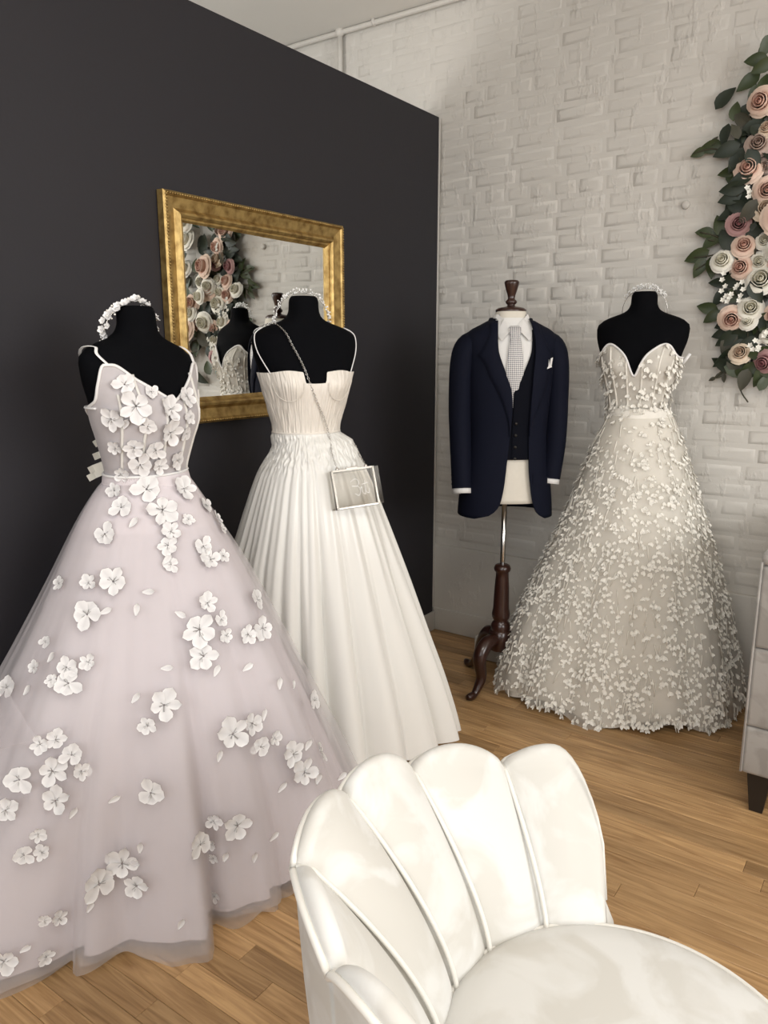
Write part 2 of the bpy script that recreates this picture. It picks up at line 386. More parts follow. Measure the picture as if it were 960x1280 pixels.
# brick wall: mortar bed plus bricks
w = MB(); w.box((XL, YB + 0.003, 0), (XR, YB + 0.2, ZC)); wall_back = struct(w.build('wall_back', M['brick'], None, False))
brng = random.Random(11)
BH, BL, MJ = 0.0715, 0.212, 0.011
def brick_geo(mb, x0, x1, z0, z1, d, rv):
    e = 0.015; n = lambda: brng.uniform(-0.0032, 0.0032)
    back = [(x0, z0), (x1, z0), (x1, z1), (x0, z1)]
    v = [(p[0] + n() * .6, YB + 0.006, p[1] + n() * .6) for p in back]
    v += [(p[0] + (e * .35 if p[0] == x0 else -e * .35) + n(), YB + 0.003 - d * 0.72, p[1] + (e * .35 if p[1] == z0 else -e * .35) + n()) for p in back]
    v += [(p[0] + (e * 1.5 if p[0] == x0 else -e * 1.5) + n(), YB + 0.003 - d + n() * .25, p[1] + (e * 1.3 if p[1] == z0 else -e * 1.3) + n()) for p in back]
    f = []
    for k in (0, 4):
        f += [(k + i, k + 4 + i, k + 4 + (i + 1) % 4, k + (i + 1) % 4) for i in range(4)]
    f.append((8, 11, 10, 9))
    mb.add(v, f, [rv] * 12)
bricks = []
zr = 0.475; r = 0
while zr + BH < ZC:
    head = (r % 6 == 4); L0 = (BL - MJ) / 2 + MJ if head else BL
    x = XL - (0.5 * BL if r % 2 else 0.13) - (0.03 if head else 0)
    while x < XR:
        a, b = max(x + MJ / 2, XL), min(x + L0 - MJ / 2, XR)
        x += L0 + brng.uniform(-0.004, 0.004)
        if b - a < 0.03: continue
        mid = Vector(((a + b) / 2, YB, zr + BH / 2)); px, py = project(mid)
        hid = False
        if mid.x < XW:
            hid = True
            t = XW / mid.x; hid = CAM_H + (mid.z - CAM_H) * t < ZP + 0.01
        vis = (-20 < px < 985 and -20 < py < 1290 and not hid)
        s = 0.55 + 0.45 * math.sin(zr * 2.1)
        d = 0.0005 + 0.0021 * math.exp(-((zr - 1.55) / 0.42) ** 2) + 0.0006 * (zr < 1.0)
        bricks.append((vis, (mid - CAM).length, a, b, zr + MJ / 2, zr + BH - MJ / 2, d * brng.uniform(0.25, 1.5), brng.random()))
    zr += BH; r += 1
bricks.sort(key=lambda q: (not q[0], q[1]))
rest = MB()
for i, (vis, dist, a, b, z0, z1, d, rv) in enumerate(bricks):
    if vis and i < 298:
        mb = MB(); brick_geo(mb, a, b, z0, z1, d, rv); mb.build('brick', M['brick'], wall_back, True, fixn=False)
    else: brick_geo(rest, a, b, z0, z1, d, rv)
ro = rest.build('brick_field', M['brick'], wall_back, True, fixn=False); ro['kind'] = 'stuff'
# parged lower wall with its lip, skirting
t = MB(); t.box((XL, YB - 0.018, 0), (XR, YB + 0.01, 0.452), bevel=0.006); struct(t.build('trim_1', M['brick']))
t = MB(); t.box((XW, YB - 0.026, 0), (XR, YB - 0.01, 0.118), bevel=0.004); struct(t.build('baseboard_back', M['white_trim']))
t = MB(); t.box((-1.60, 3.022, 0), (-1.22, YB - 0.03, 0.105), bevel=0.006); struct(t.build('trim_2', M['white_trim']))

# charcoal partition
w = MB(); w.box((XW - 0.12, YF, 0.0), (XW, YB - 0.032, ZP)); wl = struct(w.build('wall_left', M['dark'], None, False))
t = MB(); t.box((XW - 0.12, YB - 0.032, 0.12), (XW + 0.003, YB - 0.022, ZP - 0.004)); struct(t.build('trim_3', M['white_trim'], None, False))
t = MB(); t.box((XW, YF, 0), (XW + 0.014, YB - 0.028, 0.098), bevel=0.003); struct(t.build('baseboard_left', M['white_trim']))
# walls outside the frame with the two shop windows
def wall_with_window(name, wname, axis, pos, a0, a1, o0, o1, z0, z1):
    w = MB(); th = 0.15 if axis == 'x' and pos > 0 else -0.15
    def bx(p0, p1, q0, q1):
        if axis == 'x': w.box((min(pos, pos + th), p0, q0), (max(pos, pos + th), p1, q1))
        else: w.box((p0, min(pos, pos + th), q0), (p1, max(pos, pos + th), q1))
    bx(a0, o0, 0, ZC); bx(o1, a1, 0, ZC); bx(o0, o1, 0, z0); bx(o0, o1, z1, ZC)
    struct(w.build(name, M['plaster'], None, False))
    f = MB(); q = 0.05
    def fb(p0, p1, q0, q1, t=0.05):
        if axis == 'x': f.box((pos + th * .5 - t / 2, p0, q0), (pos + th * .5 + t / 2, p1, q1))
        else: f.box((p0, pos + th * .5 - t / 2, q0), (p1, pos + th * .5 + t / 2, q1))
    fb(o0, o1, z0, z0 + q); fb(o0, o1, z1 - q, z1); fb(o0, o0 + q, z0 + q, z1 - q); fb(o1 - q, o1, z0 + q, z1 - q)
    mid = (o0 + o1) / 2; fb(mid - q / 2, mid + q / 2, z0 + q, z1 - q)
    win = struct(f.build(wname, M['black_wood'], None, False))
    g = MB()
    for p0, p1 in ((o0 + q, mid - q / 2), (mid + q / 2, o1 - q)):
        g = MB()
        if axis == 'x': g.box((pos + th * .5 - .004, p0, z0 + q), (pos + th * .5 + .004, p1, z1 - q))
        else: g.box((p0, pos + th * .5 - .004, z0 + q), (p1, pos + th * .5 + .004, z1 - q))
        g.build('pane', M['window_glass'], win, False)
wall_with_window('wall_front', 'window_1', 'y', YF, XL, XR, -1.6, 2.6, 1.05, 2.8)
wall_with_window('wall_right', 'window_2', 'x', XR, YF, YB, -0.4, 2.3, 1.0, 2.7)
w = MB(); w.box((XL - 0.1, YF, 0), (XL, YB + .2, ZC)); struct(w.build('wall_far_left', M['plaster'], None, False))

# painted conduit along the top of the brick wall
pp = MB()
pipe_px = [(300, 82), (355, 62), (392, 48), (425, 40), (455, 27), (500, 14), (560, -6), (640, -32)]
pts = [onY(x, y, YB - 0.02) for x, y in pipe_px]
for p in pts: p.z = min(p.z, ZC - 0.014)
pp.tube(spline(pts, 40), 0.0125, 8)
pt = thing('conduit_pipe', (pts[3].x, YB - 0.02, 2.9), 'white painted conduit pipe running along the top of the brick wall', 'pipe')
pp.build('pipe_run', M['pipe'], pt)
q0 = onY(425, 40, YB - 0.02); q1 = onY(425.5, 108, YB - 0.02)
d = MB(); d.tube([q0, (q0 + q1) / 2, q1, (q1.x, q1.y, 0.6)], 0.013, 8); d.build('drop_pipe', M['pipe'], pt)
e = MB(); e.ico(q0, 0.024, 2); e.build('junction', M['pipe'], pt)
e = MB(); cl = onY(468, 27, YB - 0.02); e.tube([cl + Vector((-.006, 0, 0)), cl + Vector((.006, 0, 0))], 0.019, 10); e.build('pipe_clip', M['pipe'], pt)
# small round plug in the brick wall
e = MB(); cp = onY(857, 256, YB - 0.004); e.tube([cp + Vector((0, .01, 0)), cp + Vector((0, -.004, 0)), cp + Vector((0, -.008, 0))], [0.016, 0.016, 0.010], 14)
tag(e.build('wall_plug', M['brick'], base=cp), 'small round painted plug in the brick wall left of the flowers', 'wall plug')

# ------------------------------------------------------------------ gilt mirror on the partition
mir = thing('wall_mirror', (XW, 2.04, 1.18), 'large gilt-framed rectangular mirror hung on the charcoal wall', 'mirror')
my0, my1, mz0, mz1 = 1.607, 2.474, 1.182, 1.884
FW = 0.088
prof = [(0.0, 0.004), (0.0, 0.030), (0.006, 0.036), (0.012, 0.034), (0.016, 0.028), (0.030, 0.024), (0.046, 0.020), (0.052, 0.024), (0.057, 0.030), (0.064, 0.032), (0.070, 0.027),
        (0.072, 0.020), (0.078, 0.020), (0.082, 0.016), (0.088, 0.010), (0.088, 0.004)]
corners = [(my0, mz0), (my1, mz0), (my1, mz1), (my0, mz1)]
def inset(i, d):
    y, z = corners[i]; return (y + (d if i in (0, 3) else -d), z + (d if i in (0, 1) else -d))
for i in range(4):
    mb = MB(); j = (i + 1) % 4; vs = []
    for d_, h in prof:
        a = inset(i, d_); b = inset(j, d_); vs += [(XW + h, a[0], a[1]), (XW + h, b[0], b[1])]
    mb.add(vs, [(2 * k, 2 * k + 1, 2 * k + 3, 2 * k + 2) for k in range(len(prof) - 1)])
    rail = mb.build('frame_rail', M['gold'], mir, False)
    # row of beads along the outer lip
    bd = MB(); a = Vector((XW + 0.037, *inset(i, 0.008))); b = Vector((XW + 0.037, *inset(j, 0.008))); n = int((b - a).length / 0.0095)
    for k in range(n):
        p = a.lerp(b, (k + .5) / n); bd.ico(p, 0.0042, 1)
    o = bd.build('beading', M['gold'], rail)
g = MB(); y0, z0 = inset(0, FW - .004); y1, z1 = inset(2, FW - .004); g.box((XW + 0.006, y0, z0), (XW + 0.011, y1, z1), mtx=Matrix.Translation((XW + .01, 2.04, 1.5)) @ Matrix.Rotation(R(0.7), 4, 'Z') @ Matrix.Translation((-XW - .01, -2.04, -1.5))); g.build('mirror_glass', M['mirror'], mir, False)

# ------------------------------------------------------------------ dress forms
DZ = [0.0, -0.012, -0.04, -0.062, -0.078, -0.090, -0.102, -0.118, -0.138, -0.18, -0.25, -0.30, -0.36, -0.455, -0.55, -0.65, -0.74]
FA = [0.046, 0.051, 0.0525, 0.060, 0.080, 0.113, 0.145, 0.172, 0.186, 0.183, 0.163, 0.151, 0.134, 0.112, 0.108, 0.108, 0.105]
FB = [0.046, 0.051, 0.052, 0.056, 0.062, 0.066, 0.070, 0.076, 0.084, 0.094, 0.112, 0.118, 0.108, 0.092, 0.088, 0.088, 0.085]
FO = [0.0, 0.0, 0.0, -0.002, -0.006, -0.008, -0.008, -0.006, -0.003, 0.002, 0.008, 0.010, 0.008, 0.0, 0.0, -0.005, -0.005]
class Form:
    def __init__(s, axis, ztop, face, k=1.0, bust=1.0):
        s.ax = Vector((axis[0], axis[1], 0)); s.zt = ztop; s.k = k; s.bust = bust
        s.f = Vector((math.cos(R(face)), math.sin(R(face)), 0)); s.s = Vector((-s.f.y, s.f.x, 0))
        s.yoke = None; d = s.ax.normalized(); s.u = Vector((d.y, -d.x, 0)); s.v = -d
    def pt(s, th, dz, off=0.0):
        a = cub(DZ, FA, dz) + off; b = cub(DZ, FB, dz) + off; fo = cub(DZ, FO, dz)
        w = ((th + math.pi) % (2 * math.pi)) - math.pi
        for sg in (-1, 1):
            b += s.bust * 0.030 * math.exp(-((w - sg * 0.62) / 0.36) ** 2 - ((dz + 0.285) / 0.055) ** 2) * (1 if abs(w) < 1.7 else 0)
        return s.ax + (s.s * (a * math.sin(th)) + s.f * (b * math.cos(th) + fo)) * s.k + Vector((0, 0, s.zt + dz * s.k))
    def uz(s, x, y):
        """photo pixel -> (u, z) in the upright plane through the axis facing the camera"""
        d = ray(x, y); n = s.v; t = (s.ax - Vector((0, 0, 0))).dot(n) / d.dot(n); p = CAM + d * t
        return (p - s.ax).dot(s.u), p.z
    def P(s, u, v, z): return s.ax + s.u * u + s.v * v + Vector((0, 0, z))
def build_form(F, label, group):
    t = thing('dress_form', (F.ax.x, F.ax.y, 0), label, 'mannequin', group)
    n = 48; zs = list(np.linspace(0, -0.10, 14)) + list(np.linspace(-0.11, -0.74, 36)); vs = []
    for dz in zs:
        for j in range(n): vs.append(F.pt(2 * math.pi * j / n, dz))
    obj('torso', vs, grid_faces(len(zs), n, True) + [tuple((len(zs) - 1) * n + j for j in range(n))], M['black_velvet'], t)
    c = MB(); vs = [F.pt(2 * math.pi * j / n, 0) for j in range(n)] + [F.pt(2 * math.pi * j / n, 0, -0.004) + Vector((0, 0, .004)) for j in range(n)]
    c.add(vs, grid_faces(2, n, True) + [tuple(n + j for j in range(n))]); c.build('neck_cap', M['black_velvet'], t)
    p = MB(); p.tube([(F.ax.x, F.ax.y, 0.02), (F.ax.x, F.ax.y, F.zt - 0.7 * F.k)], 0.014, 10); p.build('pole', M['steel'], t)
    p = MB(); p.lathe([(0.10, 0), (0.10, 0.01), (0.03, 0.022), (0.016, 0.05)], (F.ax.x, F.ax.y, 0.001), 24); p.build('base', M['steel_dark'], t)
    return t
F1 = Form((-1.617, 1.246), 1.518, 4, 0.90, 0.5)
F2 = Form((-1.57, 1.82), 1.570, -34, 0.87)
F3 = Form((-0.908, 2.995), 1.624, -82, 0.905)
build_form(F1, 'black dress form wearing the lilac tulle gown with white flowers', 'black dress forms')
build_form(F2, 'black dress form wearing the plain ivory satin gown', 'black dress forms')
build_form(F3, 'black dress form wearing the strapless petal-covered gown', 'black dress forms')

def skirt_fn(F, left_px, right_px, vf, vb, fold, zlist, pw=2.0):
    """ring function: four extents per height measured in the form's own (u, v) frame"""
    L = sorted(F.uz(*p)[::-1] for p in left_px); Rr = sorted(F.uz(*p)[::-1] for p in right_px)
    lz, lu = [q[0] for q in L], [q[1] for q in L]; rz, ru = [q[0] for q in Rr], [q[1] for q in Rr]
    def fn(ph, z, k=1.0):
        c, s = math.cos(ph), math.sin(ph)
        U = cub(rz, ru, z) if c >= 0 else -cub(lz, lu, z)
        V = cub(*zip(*vf), z) if s >= 0 else cub(*zip(*vb), z)
        m = (1 + fold(ph, z)) * k * (abs(c) ** pw + abs(s) ** pw) ** (-1 / pw)
        p = F.P(U * c * m, V * s * m, z)
        hh = F.zw - z
        if hh < 0.12:
            rel = Vector((p.x - F.ax.x, p.y - F.ax.y, 0)); th = math.atan2(rel.dot(F.s), rel.dot(F.f)); q = F.pt(th, (z - F.zt) / F.k, 0.012) - F.ax; q.z = 0
            w_ = float(smooth(0.0, 0.028, hh)); ln = max(q.length * (1 - w_) + rel.length * w_, q.length)
            ln += F.yoke(ph, z) * float(smooth(0.0, 0.012, hh)) * float(1 - smooth(.08, .12, hh)) if F.yoke else 0
            p.x = F.ax.x + rel.x * ln / rel.length; p.y = F.ax.y + rel.y * ln / rel.length
        p.x = max(p.x, XW + 0.016 + (1 - k) * 0.05); p.y = min(p.y, YB - 0.034 - (1 - k) * 0.05)
        return p
    return fn
def build_skirt(name, fn, zlist, n, mat_, parent, k=1.0, hem=None):
    vs = []
    for i, z in enumerate(zlist):
        for j in range(n):
            ph = 2 * math.pi * j / n
            zz = z if hem is None else z + hem(ph) * (1 - i / (len(zlist) - 1)) ** 6
            vs.append(fn(ph, zz, k))
    return obj(name, vs, grid_faces(len(zlist), n, True), mat_, parent), vs, grid_faces(len(zlist), n, True)
def ang(d): return ((d + math.pi) % (2 * math.pi)) - math.pi

def build_bodice(F, name, top, zbot, off, mat_, parent, n=160, m=26, wob=None, th0=-math.pi, th1=math.pi):
    vs = []; closed = th1 - th0 > 6.2
    cols = n if closed else n + 1
    for i in range(m):
        for j in range(cols):
            th = th0 + (th1 - th0) * j / n; tp = top(ang(th)); dz = zbot + (tp - zbot) * i / (m - 1)
            vs.append(F.pt(th, dz, off + (wob(th, dz) if wob else 0)))
    f = grid_faces(m, cols, closed)
    return obj(name, vs, f, mat_, parent), vs, f
def edge_tube(F, top, off, rad, th0, th1, n):
    mb = MB(); mb.tube([F.pt(th0 + (th1 - th0) * i / (n - 1), top(ang(th0 + (th1 - th0) * i / (n - 1))), off) for i in range(n)], rad, 6); return mb

# flower appliques (shared meshes)
def petal_patch(l, wd, cup, nl=7, nw=3, tip=0.0):
    vs = []; at = []
    for i in range(nl):
        t = i / (nl - 1); w_ = wd * float(np.interp(t, [0, .2, .4, .6, .8, .93, 1], [.22, .55, .85, 1.0, .90, .62, .22]))
        for j in range(nw):
            s = (j / (nw - 1) - .5) * 2
            vs.append(Vector((t * l * (1 - .05 * s * s), s * w_ * .5, cup * (t * t * .8 + 0.35 * s * s) * l + 0.002)))
            at.append(min(1, abs(s) * .75 + max(0, t - .7) * 1.5))
    return vs, grid_faces(nl, nw), at
def make_flower(seed, cup):
    q = random.Random(seed); mb = MB(); n = 5
    for i in range(n):
        l = 0.52 * q.uniform(0.72, 1.12); a = 2 * math.pi * i / n + q.uniform(-.28, .28)
        v, f, at = petal_patch(l, 0.41 * q.uniform(.8, 1.2), cup * q.uniform(.5, 1.4))
        Rm = Matrix.Rotation(a, 4, 'Z') @ Matrix.Translation((0.03, 0, 0.01 * i))
        mb.add([Rm @ p for p in v], f, at)
    for i in range(7):
        a = q.random() * 6.28; l = q.uniform(.12, .22)
        mb.tube([(0.02 * math.cos(a), 0.02 * math.sin(a), .03), (l * math.cos(a), l * math.sin(a), .10)], 0.008, 4, m=1)
    return mb.mesh('flower_applique', None, True, True, [M['petal_white'], M['stamen']])
FLOW = [make_flower(1, .14), make_flower(5, .24), make_flower(9, .18)]
mb = MB(); v, f, at = petal_patch(1.0, .5, .25); mb.add([p - Vector((.5, 0, 0)) for p in v], f, at); PETAL1 = mb.mesh('petal_applique', M['petal_white'], True, True)

# ---------------- dress 1: lilac tulle ball gown
D1 = thing('ball_gown', (F1.ax.x, F1.ax.y, 0), 'lilac tulle ball gown with white flower appliques and a V-neck bodice', 'dress')
def t1(th):
    a = abs(th)
    return cub([0, .12, .5, .84, .98, 1.2, 1.5, 2.1, 2.7, 3.2], [-.250, -.238, -.192, -.150, -.150, -.195, -.245, -.27, -.30, -.30], a)
DW1 = -0.452
bo, bv1, bf1 = build_bodice(F1, 'bodice', t1, DW1 - 0.02, 0.007, M['bodice_mesh'], D1)
for th in (-1.25, -0.75, -0.28, 0.28, 0.75, 1.25):
    mb = MB(); mb.tube([F1.pt(th * (0.75 + 0.25 * i / 11), t1(th) - 0.02 + (DW1 - t1(th) + 0.02) * i / 11, 0.0075) for i in range(12)], 0.004, 6); mb.build('boning', M['bodice_bone'], bo)
mb = edge_tube(F1, t1, 0.008, 0.0038, -2.6, 2.6, 140); mb.build('neckline_trim', M['white_cloth'], D1)
for sg in (-1, 1):
    mb = MB(); p0 = F1.pt(sg * 0.90, t1(0.90), 0.008); p1 = F1.pt(sg * 1.16, -0.095, 0.005); p2 = F1.pt(sg * 2.5, -0.2, 0.006); p3 = F1.pt(sg * 2.5, t1(2.5), 0.008)
    vs = []
    path = spline([p0, F1.pt(sg * 1.12, -0.122, 0.006), F1.pt(sg * 1.34, -0.104, 0.006), F1.pt(sg * 1.9, -0.115, 0.006), p2, p3], 30)
    for i, p in enumerate(path):
        side = F1.s * 0.0045; vs += [p - side, p - side * .2 + (p - F1.ax - Vector((0, 0, p.z))).normalized() * .002 + Vector((0, 0, .002)), p + side]
    mb.add(vs, grid_faces(30, 3)); mb.build('shoulder_strap', M['white_cloth'], D1)
# sheer side band under the arm
mb = edge_tube(F1, lambda th: -0.262, 0.010, 0.003, -2.4, -1.5, 20); mb.build('side_strap', M['white_cloth'], D1)
# lacing tabs at the back
for i, (px, py, ln, tilt) in enumerate([(128, 553, .05, 0.5), (130, 571, .056, 0.32), (127, 595, .075, 0.42), (122, 588, .05, .4)]):
    u, z = F1.uz(px, py); c0 = F1.P(u, -0.075, z); d = (F1.u * -math.cos(tilt) + Vector((0, 0, -math.sin(tilt)))).normalized()
    up = d.cross(F1.v).normalized(); mb = MB()
    vs = []
    for k in range(5):
        tt = k / 4 - .45; o_ = F1.v * (0.006 * math.sin(k * 1.6)); vs += [c0 + d * ln * tt - up * .0085 + o_, c0 + d * ln * tt + up * .0085 + o_, c0 + d * ln * tt + up * .0085 + o_ - F1.v * .004, c0 + d * ln * tt - up * .0085 + o_ - F1.v * .004]
    mb.add(vs, grid_faces(5, 4, True) + [(0, 1, 2, 3), (16, 17, 18, 19)]); mb.build('back_tab', M['ribbon'], D1, False)
ZW1 = F1.zt + DW1 * F1.k; F1.zw = ZW1
left1 = [(137, 592), (124, 606), (100, 642), (60, 722), (20, 800), (-22, 880), (-75, 1000), (-110, 1090), (-130, 1190)]
right1 = [(235, 592), (243, 603), (270, 642), (308, 700), (345, 770), (385, 850), (420, 925), (440, 975), (452, 1030), (455, 1080)]
vf1 = [(ZW1, 0.09), (ZW1 - .12, 0.15), (ZW1 - .3, 0.22), (ZW1 - .55, 0.31), (0.3, 0.37), (0.0, 0.41)]
vb1 = [(ZW1, 0.09), (ZW1 - .12, 0.16), (ZW1 - .3, 0.22), (0.3, 0.27), (0.0, 0.30)]
N1, N2 = R(82), R(112)
def fold1(ph, z):
    h = float(np.clip((ZW1 - z) / ZW1, 0, 1)); a = h ** 1.2
    s = 0.036 * math.sin(9 * ph + 1.3 + .8 * math.sin(2 * ph)) + 0.034 * math.sin(16 * ph + 2.0 + 1.2 * h + math.sin(3 * ph)) + 0.020 * math.sin(29 * ph + 3 * h + math.sin(5 * ph)) + 0.009 * math.sin(47 * ph + 1 + 2 * h)
    d = ang(ph - N1)
    lobe = -0.15 * (1 - float(smooth(-0.07, 0.02, d))) * float(smooth(-1.3, -0.6, d)) - 0.06 * math.exp(-((d + 0.06) / 0.04) ** 2)
    d2 = ang(ph - N2); lobe += 0.11 * float(smooth(0.02, 0.10, d2)) * (1 - float(smooth(.5, 1.1, d2))) - 0.12 * math.exp(-(d2 / 0.030) ** 2)
    return a * s + lobe * h ** 1.8
hem1 = lambda ph: 0.012 + 0.012 * math.sin(7 * ph + 1) + 0.008 * math.sin(19 * ph) + 0.05 * math.exp(-((ang(ph - R(52))) / .09) ** 2)
zl1 = list(np.linspace(0.0, ZW1, 70))
fn1 = skirt_fn(F1, left1, right1, vf1, vb1, fold1, zl1, 2.5)
sk1, sv1, sf1 = build_skirt('outer_skirt', fn1, zl1, 288, M['tulle_out'], D1, 1.0, hem1)
def fn1b(ph, z, k=1.0): return fn1(ph + 0.11 * math.sin(5 * ph) * .3, z, k)
build_skirt('middle_skirt', fn1b, zl1, 220, M['tulle_out'], D1, 0.965, lambda ph: 0.012 + 0.014 * math.sin(11 * ph))
build_skirt('underskirt', lambda ph, z, k=1: fn1(ph, z, 1 - 0.095 * float(np.clip((ZW1 - z) / .35, 0, 1))), list(np.linspace(0.028, ZW1, 50)), 200, M['lilac_lining'], D1)
mb = MB(); mb.tube([F1.pt(2 * math.pi * i / 60, DW1 + .003, 0.011) for i in range(60)], 0.0035, 6, closed=True); mb.build('waist_seam', M['white_cloth'], D1)
BVS = BVHTree.FromPolygons(sv1, [tuple(f) for f in sf1])
def sash(pxs_top, pxs_bot, name):
    vs = []; nr, nc = 8, 10
    for a in range(nr):
        for b in range(nc):
            t, q = a / (nr - 1), b / (nc - 1)
            x = (pxs_top[0] + (pxs_top[2] - pxs_top[0]) * q) * (1 - t) + (pxs_bot[0] + (pxs_bot[2] - pxs_bot[0]) * q) * t
            y = (pxs_top[1] + (pxs_top[3] - pxs_top[1]) * q) * (1 - t) + (pxs_bot[1] + (pxs_bot[3] - pxs_bot[1]) * q) * t
            h = BVS.ray_cast(CAM, ray(x, y))
            if h[0] is None: h = (F1.P(*[(lambda u, z: (u, 0.1, z))(*F1.uz(x, y))][0]),)
            vs.append(h[0] - ray(x, y) * (.018 + .010 * math.sin(q * 9 + t)))
    obj(name, vs, grid_faces(nr, nc), M['tulle_hem'], D1)
sash((-40, 830, 8, 862), (-40, 945, 48, 926), 'tulle_sash')
BV1 = BVHTree.FromPolygons(sv1 + bv1, [tuple(f) for f in sf1] + [tuple(i + len(sv1) for i in f) for f in bf1])
flowers = [(175,580,30),(198,582,20),(220,575,24),(183,612,34),(228,612,29),(144,614,20),(152,635,27),(203,638,34),(235,650,16),(132,668,27),(213,665,22),(210,682,24),(256,632,21),(270,648,17),(277,662,15),
 (253,683,24),(262,700,24),(278,695,16),(214,706,19),(111,729,19),(142,727,33),(110,768,35),(258,754,23),(249,787,40),(275,774,19),(282,795,17),(254,820,34),(319,750,28),(327,786,27),(309,793,23),(391,876,24),
 (290,917,37),(314,904,27),(325,933,25),(342,922,18),(365,942,31),(399,940,26),(379,965,32),(75,730,17),(58,803,16),(44,835,16),(84,834,27),(86,854,32),(111,828,19),(65,850,16),(10,860,28),(51,930,21),(70,924,25),(90,943,27),
 (66,963,33),(101,963,23),(25,974,34),(70,1000,31),(8,1012,30),(30,1068,24),(48,1042,18),(53,1065,20),(123,1104,40),(153,1078,36),(172,1106,30),(189,990,32),(73,1147,19),(57,1195,20),(55,1150,16),(5,1200,30),(123,1213,25),(162,1206,29),
 (268,1025,20),(296,1031,34),(249,1055,30),(266,1055,14),(268,1072,13),(270,1120,15),(205,881,35),(185,907,22),
 (155,481,27),(170,508,37),(140,523,30),(188,490,18),(211,512,29),(232,496,27),(184,532,22),(211,540,31),(236,522,18),(231,542,18),(145,560,17),(168,559,25),(194,562,25),(152,592,18)]
petals1 = [(167,654,50),(132,764,20),(171,762,80),(186,740,0),(226,768,-30),(270,838,60),(308,834,20),(348,854,80),(364,857,10),(273,944,70),(328,893,70),(384,930,60),(397,972,70),(351,983,40),(425,970,10),(66,822,60),(90,1015,50),(112,1132,60),
 (176,1058,80),(142,998,20),(32,1184,25),(340,1045,15),(282,1069,70),(317,1070,80),(226,1153,60),(170,872,50),(209,835,0),(79,1225,20),(158,529,60),(36,863,60),(208,700,40)]
frng = random.Random(5)
def on_bvh(B, x, y):
    d = ray(x, y); h = B.ray_cast(CAM, d)
    if h[0] is None: return None, None, None
    n = h[1].normalized()
    if n.dot(d) > 0: n = -n
    return h[0], n, (h[0] - CAM).dot(ray(480, 640))
for i, (x, y, s) in enumerate(flowers):
    p, n, dep = on_bvh(BV1, x, y)
    if p is None: continue
    link('flower_applique', FLOW[i % 3], D1, frame_matrix(p + n * 0.003, n, frng.random() * 6.28, s * dep / 960 * 1.12))
for x, y, a in petals1:
    p, n, dep = on_bvh(BV1, x, y)
    if p is None: continue
    link('petal_applique', PETAL1, D1, frame_matrix(p + n * 0.003, n, R(a), 14 * dep / 960 * 1.1))

# ---------------- dress 2: ivory satin A-line gown
D2 = thing('satin_gown', (F2.ax.x, F2.ax.y, 0), 'plain ivory satin gown with ruched square-neck bodice in front of the gilt mirror', 'dress')
def t2(th):
    b = -0.252 + 0.008 * math.exp(-((abs(th) - 0.55) / 0.3) ** 2)
    n = float(1 - smooth(0.215, 0.245, abs(th)))
    return b - 0.036 * n - 0.02 * float(smooth(1.9, 2.5, abs(th)))
DW2 = -0.462
F2.yoke = lambda ph, z: 0.002 + 0.0048 * noise.noise(Vector((math.cos(ph) * 24, math.sin(ph) * 24, z * 60))) + 0.003 * noise.noise(Vector((math.cos(ph) * 46, math.sin(ph) * 46, z * 70)))
def wob2(th, dz):
    return 0.0040 * noise.noise(Vector((math.cos(th) * 30, math.sin(th) * 30, dz * 14))) + 0.0030 * noise.noise(Vector((math.cos(th) * 66, math.sin(th) * 66, dz * 26))) \
        + 0.003 * math.exp(-((dz + 0.30) / 0.05) ** 2) * math.exp(-((abs(th) - 0.62) / .38) ** 2)
bo2, bv2, bf2 = build_bodice(F2, 'bodice', t2, DW2, 0.008, M['ruche'], D2, 420, 44, wob2)
mb = MB(); mb.tube([F2.pt(2 * math.pi * i / 80, DW2 + .002, 0.008) for i in range(80)], 0.004, 6, closed=True); mb.build('waist_seam', M['ruche'], D2)
for sg in (-1, 1):   # cup seams
    mb = MB(); pts = []
    for i in range(24):
        a = math.pi * i / 23; pts.append(F2.pt(sg * (0.62 - 0.36 * math.cos(a)), -0.285 - 0.062 * math.sin(a) ** .8, 0.0105 + wob2(sg * .6, -.3)))
    mb.tube(pts, 0.0011, 5); mb.build('cup_seam', M['ruche'], D2)
for sg in (-1, 1):
    mb = MB(); mb.tube(spline([F2.pt(sg * 0.98, t2(.98) - .005, 0.009), F2.pt(sg * 1.18, -0.18, 0.007), F2.pt(sg * 1.30, -0.125, 0.006), F2.pt(sg * 1.50, -0.101, 0.004), F2.pt(sg * 1.9, -0.12, 0.006), F2.pt(sg * 2.4, -0.2, 0.006), F2.pt(sg * 2.4, t2(2.4), 0.009)], 36), 0.0017, 6)
    mb.build('shoulder_strap', M['white_cloth'], D2)
ZW2 = F2.zt + DW2 * F2.k; F2.zw = ZW2
left2 = [(347, 546), (338, 565), (322, 590), (308, 630), (298, 664), (288, 700), (282, 740), (280, 800), (285, 880), (290, 960)]
right2 = [(437, 545), (445, 562), (458, 590), (474, 630), (500, 708), (524, 788), (543, 850), (556, 905), (562, 945)]
vf2 = [(ZW2, 0.09), (ZW2 - .1, 0.13), (ZW2 - .3, 0.18), (0.4, 0.22), (0.0, 0.25)]
vb2 = [(ZW2, 0.09), (ZW2 - .1, 0.13), (0.4, 0.20), (0.0, 0.24)]
